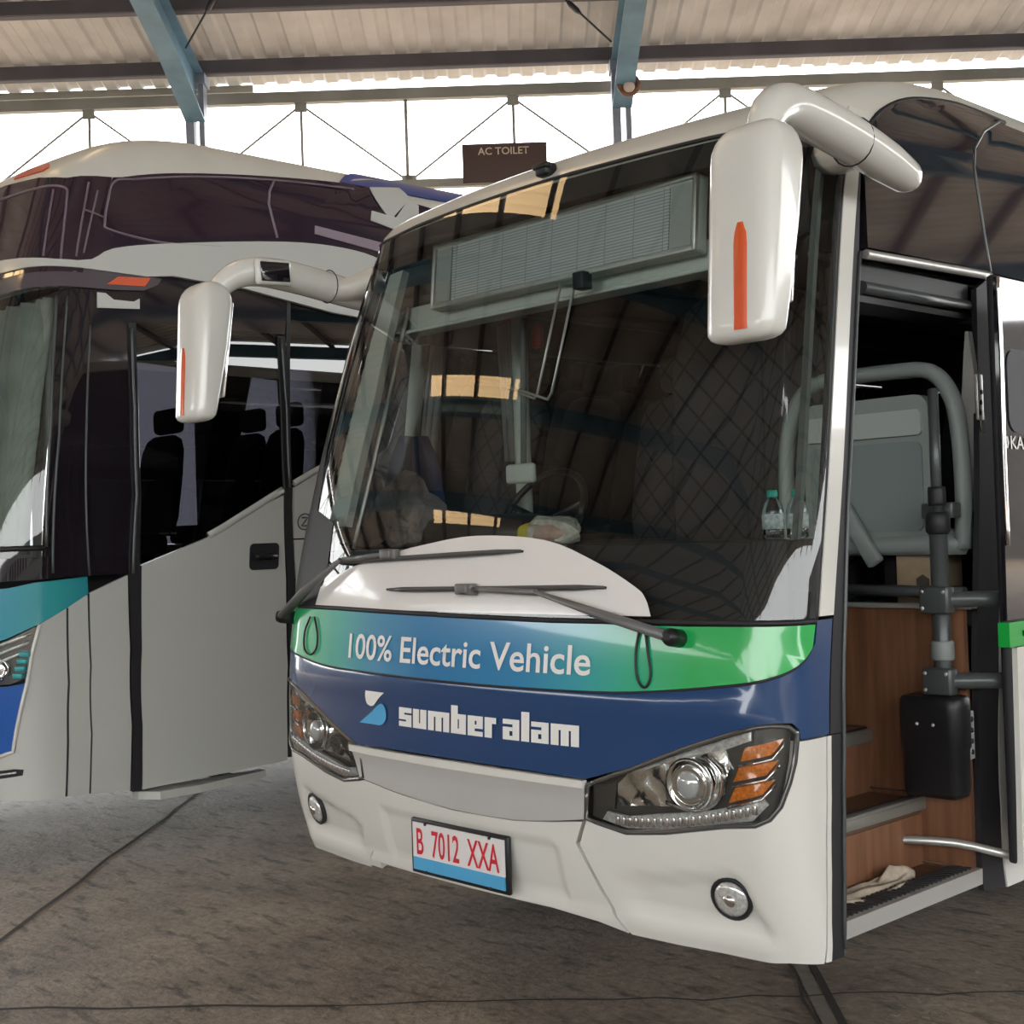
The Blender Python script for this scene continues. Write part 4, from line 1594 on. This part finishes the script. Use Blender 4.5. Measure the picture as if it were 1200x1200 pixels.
# lower skirt, from the nose round to the door
LP = lambda nm, poly, m, **k: panel(nm, L, poly, m, k.pop('parent', coach), k.pop('off', .004), k.pop('depth', .02), k.pop('res', .07), **k)
for s in (1, -1):
    q = (lambda p: p) if s > 0 else flip
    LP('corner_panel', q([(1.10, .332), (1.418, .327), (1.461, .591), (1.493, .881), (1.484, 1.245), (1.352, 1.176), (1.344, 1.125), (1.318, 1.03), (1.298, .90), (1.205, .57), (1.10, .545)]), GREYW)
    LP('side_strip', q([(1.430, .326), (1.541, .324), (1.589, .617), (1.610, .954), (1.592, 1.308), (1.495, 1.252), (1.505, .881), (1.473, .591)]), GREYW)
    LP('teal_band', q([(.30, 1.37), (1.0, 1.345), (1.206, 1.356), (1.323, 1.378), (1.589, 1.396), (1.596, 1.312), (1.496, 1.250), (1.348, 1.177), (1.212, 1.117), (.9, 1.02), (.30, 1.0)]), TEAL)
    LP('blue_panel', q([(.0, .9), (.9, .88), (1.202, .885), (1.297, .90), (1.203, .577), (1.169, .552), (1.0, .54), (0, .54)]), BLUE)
    h = LP('headlight', q([(.75, 1.0), (1.0, 1.04), (1.213, 1.11), (1.350, 1.171), (1.347, 1.122), (1.318, 1.02), (1.292, .923), (1.211, .892), (.80, .89)]), LAMPD, off=-.02, depth=0)
    for a, b_ in (((1.10, 1.06), (1.32, 1.135)), ((1.10, 1.02), (1.31, 1.095)), ((1.12, .985), (1.30, 1.055))):
        line('light_strip', L, [(s * a[0], a[1]), (s * b_[0], b_[1])], .009, CLEARL, h, -.006)
    c = L(s * 1.16, .965) + L.n(s * 1.16, .965) * -.015
    MB().lathe(c, L.n(s * 1.16, .965), [(.055, 0), (.055, .012), (.044, .014), (.04, .004), (.02, .012), (.001, .014)], 20).build('projector_lens', CHROME, h)
    am = MB()
    for i in range(4):
        v = .935 + i * .034
        am.box(L(s * (1.262 + i * .010), v) + L.n(s * 1.27, v) * -.004, (.05, .05, .024), rot('Z', 40 * s), .004)
    am.build('teal_lamp_segments', TEALL, h)
    LP('lamp_cover', q([(.75, 1.0), (1.0, 1.04), (1.213, 1.11), (1.350, 1.171), (1.347, 1.122), (1.318, 1.02), (1.292, .923), (1.211, .892), (.80, .89)]), LAMPGL, off=.004, depth=0, parent=h)
LP('grille', [(-.78, .888), (.78, .888), (.76, 1.0), (.32, 1.01), (.32, 1.365), (-.32, 1.365), (-.32, 1.01), (-.76, 1.0)], BLACKP, off=.0)
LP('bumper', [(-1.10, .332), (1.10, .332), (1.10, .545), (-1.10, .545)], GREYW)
fg = LP('fog_slot', [(1.05, .43), (1.235, .455), (1.243, .482), (1.20, .487), (1.05, .47)], RUBBER, off=.007, depth=.006)
line('fog_strip', L, [(1.06, .452), (1.21, .472)], .005, CLEARL, fg, .012)
line('wing_edge', L, [(1.352, 1.176), (1.318, 1.03), (1.298, .90), (1.205, .57), (1.12, .545)], .010, WHITE, coach, .006)
# door side, back to the tail
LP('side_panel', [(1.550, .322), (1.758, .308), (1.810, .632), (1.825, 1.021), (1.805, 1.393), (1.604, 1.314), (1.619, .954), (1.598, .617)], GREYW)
LP('door_post', [(1.766, .30), (1.815, .30), (1.858, .627), (1.879, 1.017), (1.867, 1.434), (1.85, 1.80), (1.78, 2.24), (1.692, 2.69), (1.648, 2.69), (1.737, 2.239), (1.806, 1.801), (1.812, 1.398), (1.832, 1.021), (1.817, .632)], RUBBER, off=.012, depth=.03)
line('post_edge', L, [(1.82, .32), (1.864, .627), (1.885, 1.017), (1.876, 1.44)], .005, RUBBER, coach, .004)
line('post_shine', L, [(1.828, 1.40), (1.822, 1.80), (1.755, 2.24), (1.668, 2.66)], .007, DGREY, coach, .018)
LP('door_post', [(2.712, .345), (2.766, .345), (2.828, .844), (2.813, 1.32), (2.766, 1.81), (2.70, 2.274), (2.60, 2.69), (2.555, 2.69), (2.645, 2.274), (2.722, 1.811), (2.764, 1.322), (2.774, .85)], RUBBER, off=.010, depth=.03)
line('post_shine', L, [(2.745, 1.84), (2.675, 2.274), (2.58, 2.67)], .007, DGREY, coach, .016)
ld = LP('door', [(1.824, .302), (2.700, .330), (2.764, .85), (2.754, 1.322), (2.714, 1.795), (2.60, 1.742), (2.34, 1.60), (2.192, 1.548), (1.880, 1.440), (1.890, 1.017), (1.868, .627)], GREYW, off=.008, depth=.03)
LP('door_glass', [(1.880, 1.446), (2.192, 1.555), (2.34, 1.607), (2.712, 1.808), (2.64, 2.274), (2.545, 2.70), (1.692, 2.70), (1.785, 2.24), (1.855, 1.80)], DARKGL, parent=ld, depth=0, res=.1)
line('door_swoosh', L, [(2.26, 1.583), (2.34, 1.622), (2.704, 1.825)], .020, GREYW, ld, .004)
hl = LP('handle_recess', rounded(2.515, 1.388, 2.700, 1.532, .025), RUBBER, parent=ld, off=.014, depth=.01)
line('handle_lever', L, [(2.54, 1.46), (2.68, 1.46)], .018, BLACKP, hl, .02)
LP('side_panel', [(2.77, .33), (CE, .33), (CE, 1.545), (2.80, 1.545), (2.822, 1.32), (2.838, .844)], GREYW, res=.16)
LP('side_panel', [(2.758, 1.553), (CE, 1.553), (CE, 1.95), (2.951, 1.93), (2.785, 1.838), (2.80, 1.553)], GREYW, res=.16)
line('side_swoosh', L, [(2.775, 1.862), (2.951, 1.955), (3.3, 1.97)], .018, GREYW, coach, .004)
em = line('round_emblem', L, [(2.865 + .045 * math.cos(t), 1.645 + .045 * math.sin(t)) for t in np.linspace(0, 2 * math.pi, 18)[:-1]], .004, DGREY, coach, .006, .03, 5, True)
line('emblem_bar', L, [(2.845, 1.668), (2.885, 1.668), (2.845, 1.622), (2.885, 1.622)], .005, DGREY, em, .006, .03)
LP('side_glass', [(2.61, 2.70), (2.76, 1.86), (2.951, 1.955), (CE, 1.96), (CE, 2.96), (2.60, 2.96)], DARKGL, depth=0, res=.16)
LP('glass_joint', [(2.742, 1.86), (2.765, 1.86), (2.60, 2.96), (2.575, 2.96)], RUBBER, off=.006, depth=.01)
LP('dark_fascia', [(1.72, 2.70), (2.60, 2.70), (2.60, 3.10), (1.72, 3.02)], BLACKG, res=.1)
LP('front_pillar', [(1.36, 1.40), (1.812, 1.40), (1.820, 1.80), (1.752, 2.24), (1.66, 2.70), (1.72, 2.70), (1.72, 2.90), (1.26, 2.86), (1.335, 2.1)], BLACKG, res=.08)
line('pillar_line', L, [(1.60, 1.40), (1.52, 2.1), (1.45, 2.66)], .005, DGREY, coach, .006)
line('pillar_line', L, [(1.41, 1.42), (1.38, 2.1), (1.31, 2.80)], .006, DGREY, coach, .006)
LP('cowl', [(-1.45, 1.375), (0, 1.36), (1.45, 1.395), (1.45, 1.50), (-1.45, 1.50)], BLACKG)
LP('windscreen', [(-1.36, 1.50), (1.372, 1.50), (1.335, 2.14), (1.262, 2.84), (-1.262, 2.84), (-1.335, 2.14)], WINDSH, depth=0, res=.1)
line('screen_trim', L, [(-1.36, 1.545), (1.365, 1.545)], .014, RUBBER, coach, .006)
line('screen_trim', L, [(1.372, 1.55), (1.335, 2.14), (1.262, 2.80)], .008, DGREY, coach, .008)
# white visor band sweeping over the door
vt = curve([(.2, 3.04), (.851, 3.018), (1.326, 2.978), (1.487, 3.062), (1.81, 3.132), (2.48, 3.230), (2.893, 3.245), (3.2, 3.20), (3.7, 3.05), (4.1, 2.9)], 4)
vb = [(4.1, 2.78), (2.9, 2.85), (2.3, 2.93), (1.85, 2.955), (1.70, 2.935), (1.2, 2.945), (.2, 2.955)]
LP('visor_band', flip(vt[4:]) + vt[3:] + vb + flip(vb), GREYW, off=.03, depth=.05)
LP('visor_underside', [(-1.2, 2.83), (.9, 2.835), (1.55, 2.85), (1.70, 2.862), (1.775, 2.90), (1.79, 2.935), (1.70, 2.940), (1.2, 2.950), (-1.2, 2.950)], VISG, off=.02, depth=.04)
LP('marker_lamp', [(1.49, 2.872), (1.70, 2.882), (1.725, 2.93), (1.545, 2.918)], ORANGE, off=.028, depth=.02)
LP('door_lamp', [(1.47, 2.75), (1.70, 2.765), (1.69, 2.82), (1.66, 2.80), (1.55, 2.80), (1.50, 2.83), (1.455, 2.83)], GREYW, off=.012, depth=.02)
# upper deck glass
ut = curve([(1.39, 3.445), (1.703, 3.497), (2.337, 3.562), (2.842, 3.590), (3.3, 3.55), (4.2, 3.50)], 4)
LP('upper_glass', [(1.36, 2.96), (1.487, 3.055), (1.81, 3.125), (2.48, 3.225), (2.893, 3.24), (3.7, 3.04), (4.1, 2.88), (CE, 2.96), (CE, 3.48)] + ut[::-1], UPGL, off=.022, res=.08)
LP('upper_glass', flip([(1.36, 2.90), (CE, 2.96), (CE, 3.48), (4.2, 3.5), (1.39, 3.445)]), UPGL, off=.008, res=.16)
LP('upper_screen', [(-1.36, 2.92), (1.36, 2.92), (1.385, 3.445), (1.24, 3.435), (1.175, 3.425), (.964, 3.455), (.582, 3.47), (-.58, 3.47), (-1.36, 3.445)], UPGL, off=.022, res=.08)
line('window_line', L, curve([(.3, 3.40), (.7, 3.40), (1.0, 3.392), (1.17, 3.372), (1.206, 3.30), (1.25, 2.985)], 5), .007, UPLN, coach, .024)
line('window_line', L, [(1.12, 3.363), (1.165, 3.0)], .006, UPLN, coach, .024)
line('window_line', L, [(1.285, 3.40), (1.315, 3.0)], .006, UPLN, coach, .024)
line('window_line', L, [(1.335, 3.36), (1.345, 3.02)], .005, UPLN, coach, .024)
line('window_line', L, curve([(2.1, 3.15), (1.75, 3.13), (1.45, 3.16), (1.408, 3.20), (1.395, 3.33), (1.40, 3.42), (1.50, 3.452), (1.9, 3.505), (2.337, 3.542), (2.8, 3.565)], 5), .007, UPLN, coach, .024)
line('window_line', L, [(2.280, 3.539), (2.432, 3.250)], .008, UPLN, coach, .024)
line('window_line', L, [(1.30, 3.25), (1.40, 3.22)], .005, UPLN, coach, .024)
LP('roof_lamp', [(.56, 3.515), (.62, 3.535), (.90, 3.525), (.955, 3.500), (.91, 3.492), (.575, 3.502)], ORANGE, off=.008, depth=.01)
# decals behind
LP('blue_decal', [(2.64, 3.600), (3.5, 3.60), (6.5, 3.64), (6.5, 3.74), (2.44, 3.75)], LBLUE, off=.012, depth=.006, res=.12)
LP('white_decal', [(2.882, 3.587), (3.05, 3.62), (3.34, 3.54), (3.5, 3.40), (3.40, 3.38)], GREYW, off=.028, depth=.006)
LP('white_decal', [(3.033, 3.485), (3.3, 3.47), (3.3, 3.40), (3.048, 3.445)], GREYW, off=.028, depth=.006)
LP('mauve_decal', [(2.664, 3.356), (3.4, 3.295), (3.4, 3.23), (2.674, 3.306)], MAUVE, off=.028, depth=.006)
# far side, tail, inside
LP('side_panel', flip([(1.55, .33), (CE, .33), (CE, 1.545), (1.60, 1.545)]), GREYW, res=.16)
LP('side_glass', flip([(1.60, 1.55), (CE, 1.55), (CE, 2.90), (1.50, 2.90)]), SIDEGL, depth=0, res=.2)
for u in (2.4, 3.6, 4.8, 6.2, 7.8):
    LP('window_pillar', flip([(u, 1.55), (u + .25, 1.55), (u + .25, 2.9), (u, 2.9)]), BLACKG, off=.002, res=.2)
rr = [L(CE, v) for v in np.linspace(.33, 3.8, 14)] + [L(-CE, v) for v in np.linspace(3.8, .33, 14)]
MB().add(rr, [list(range(len(rr)))]).build('rear_wall', GREYW, coach)
b = MB()
b.box((0, 4.6, .42), (2.3, 9.2, .10))
b.build('chassis', RUBBER, coach)
box('cabin_floor', (0, 4.7, 1.25), (2.36, 9.1, .06), TRIMD, coach)
box('cabin_ceiling', (0, 4.9, 2.88), (2.2, 9.3, .05), TRIMD, coach)
box('dashboard', (0, .28, 1.33), (2.1, .6, .24), BLACKI, coach, .04)
for s in (1, -1):
    wheel(s * 1.2, 3.6, coach, .5, s)
    wheel(s * 1.2, 8.0, coach, .5, s)
seat('driver_seat', -.6, 1.25, 1.62, coach, .5)
for y in (2.1, 2.95, 3.8, 4.65, 5.5):
    for x in (-.9, -.42, .45, .9):
        seat('passenger_seat', x, y, 1.68, coach, .44)
LP('screen_blind', [(.2, 1.52), (1.30, 1.52), (1.24, 2.82), (.2, 2.82)], BLINDM, off=-.09, depth=0, res=.035, disp=lambda u, v: .02 * math.sin(u * 42))
# folding screen curtain behind the left windscreen
b = MB()
for i in range(7):
    b.loft([[(.72 + i * .06 + .02 * math.cos(q), .12 - .03 * i * .4 + .03 * math.sin(q), z) for q in np.linspace(0, 2 * math.pi, 9)[:-1]] for z in (1.5, 2.1, 2.8)])
b.build('screen_curtain', CURT, coach)
for sm_ in ([(1.422, .33), (1.467, .591), (1.499, .881), (1.490, 1.246)], [(1.545, .325), (1.593, .617), (1.614, .954), (1.596, 1.312)]):
    line('panel_seam', L, sm_, .007, RUBBER, coach, .0)
# retractable step bar under the door
b = MB()
n0 = Vector((0, 0, 0))
pp = [(1.20, .40), (1.30, .47), (1.30, .70), (1.20, 1.16), (1.14, 1.16), (1.14, .40)]
b.prism(pp, 2, .245, .285)
sb = b.build('step_bar', GREYW, coach)
b = MB()
b.box((1.0, .6, .26), (.30, .05, .03))
b.box((1.0, 1.0, .26), (.30, .05, .03))
b.build('step_bracket', RUBBER, sb)
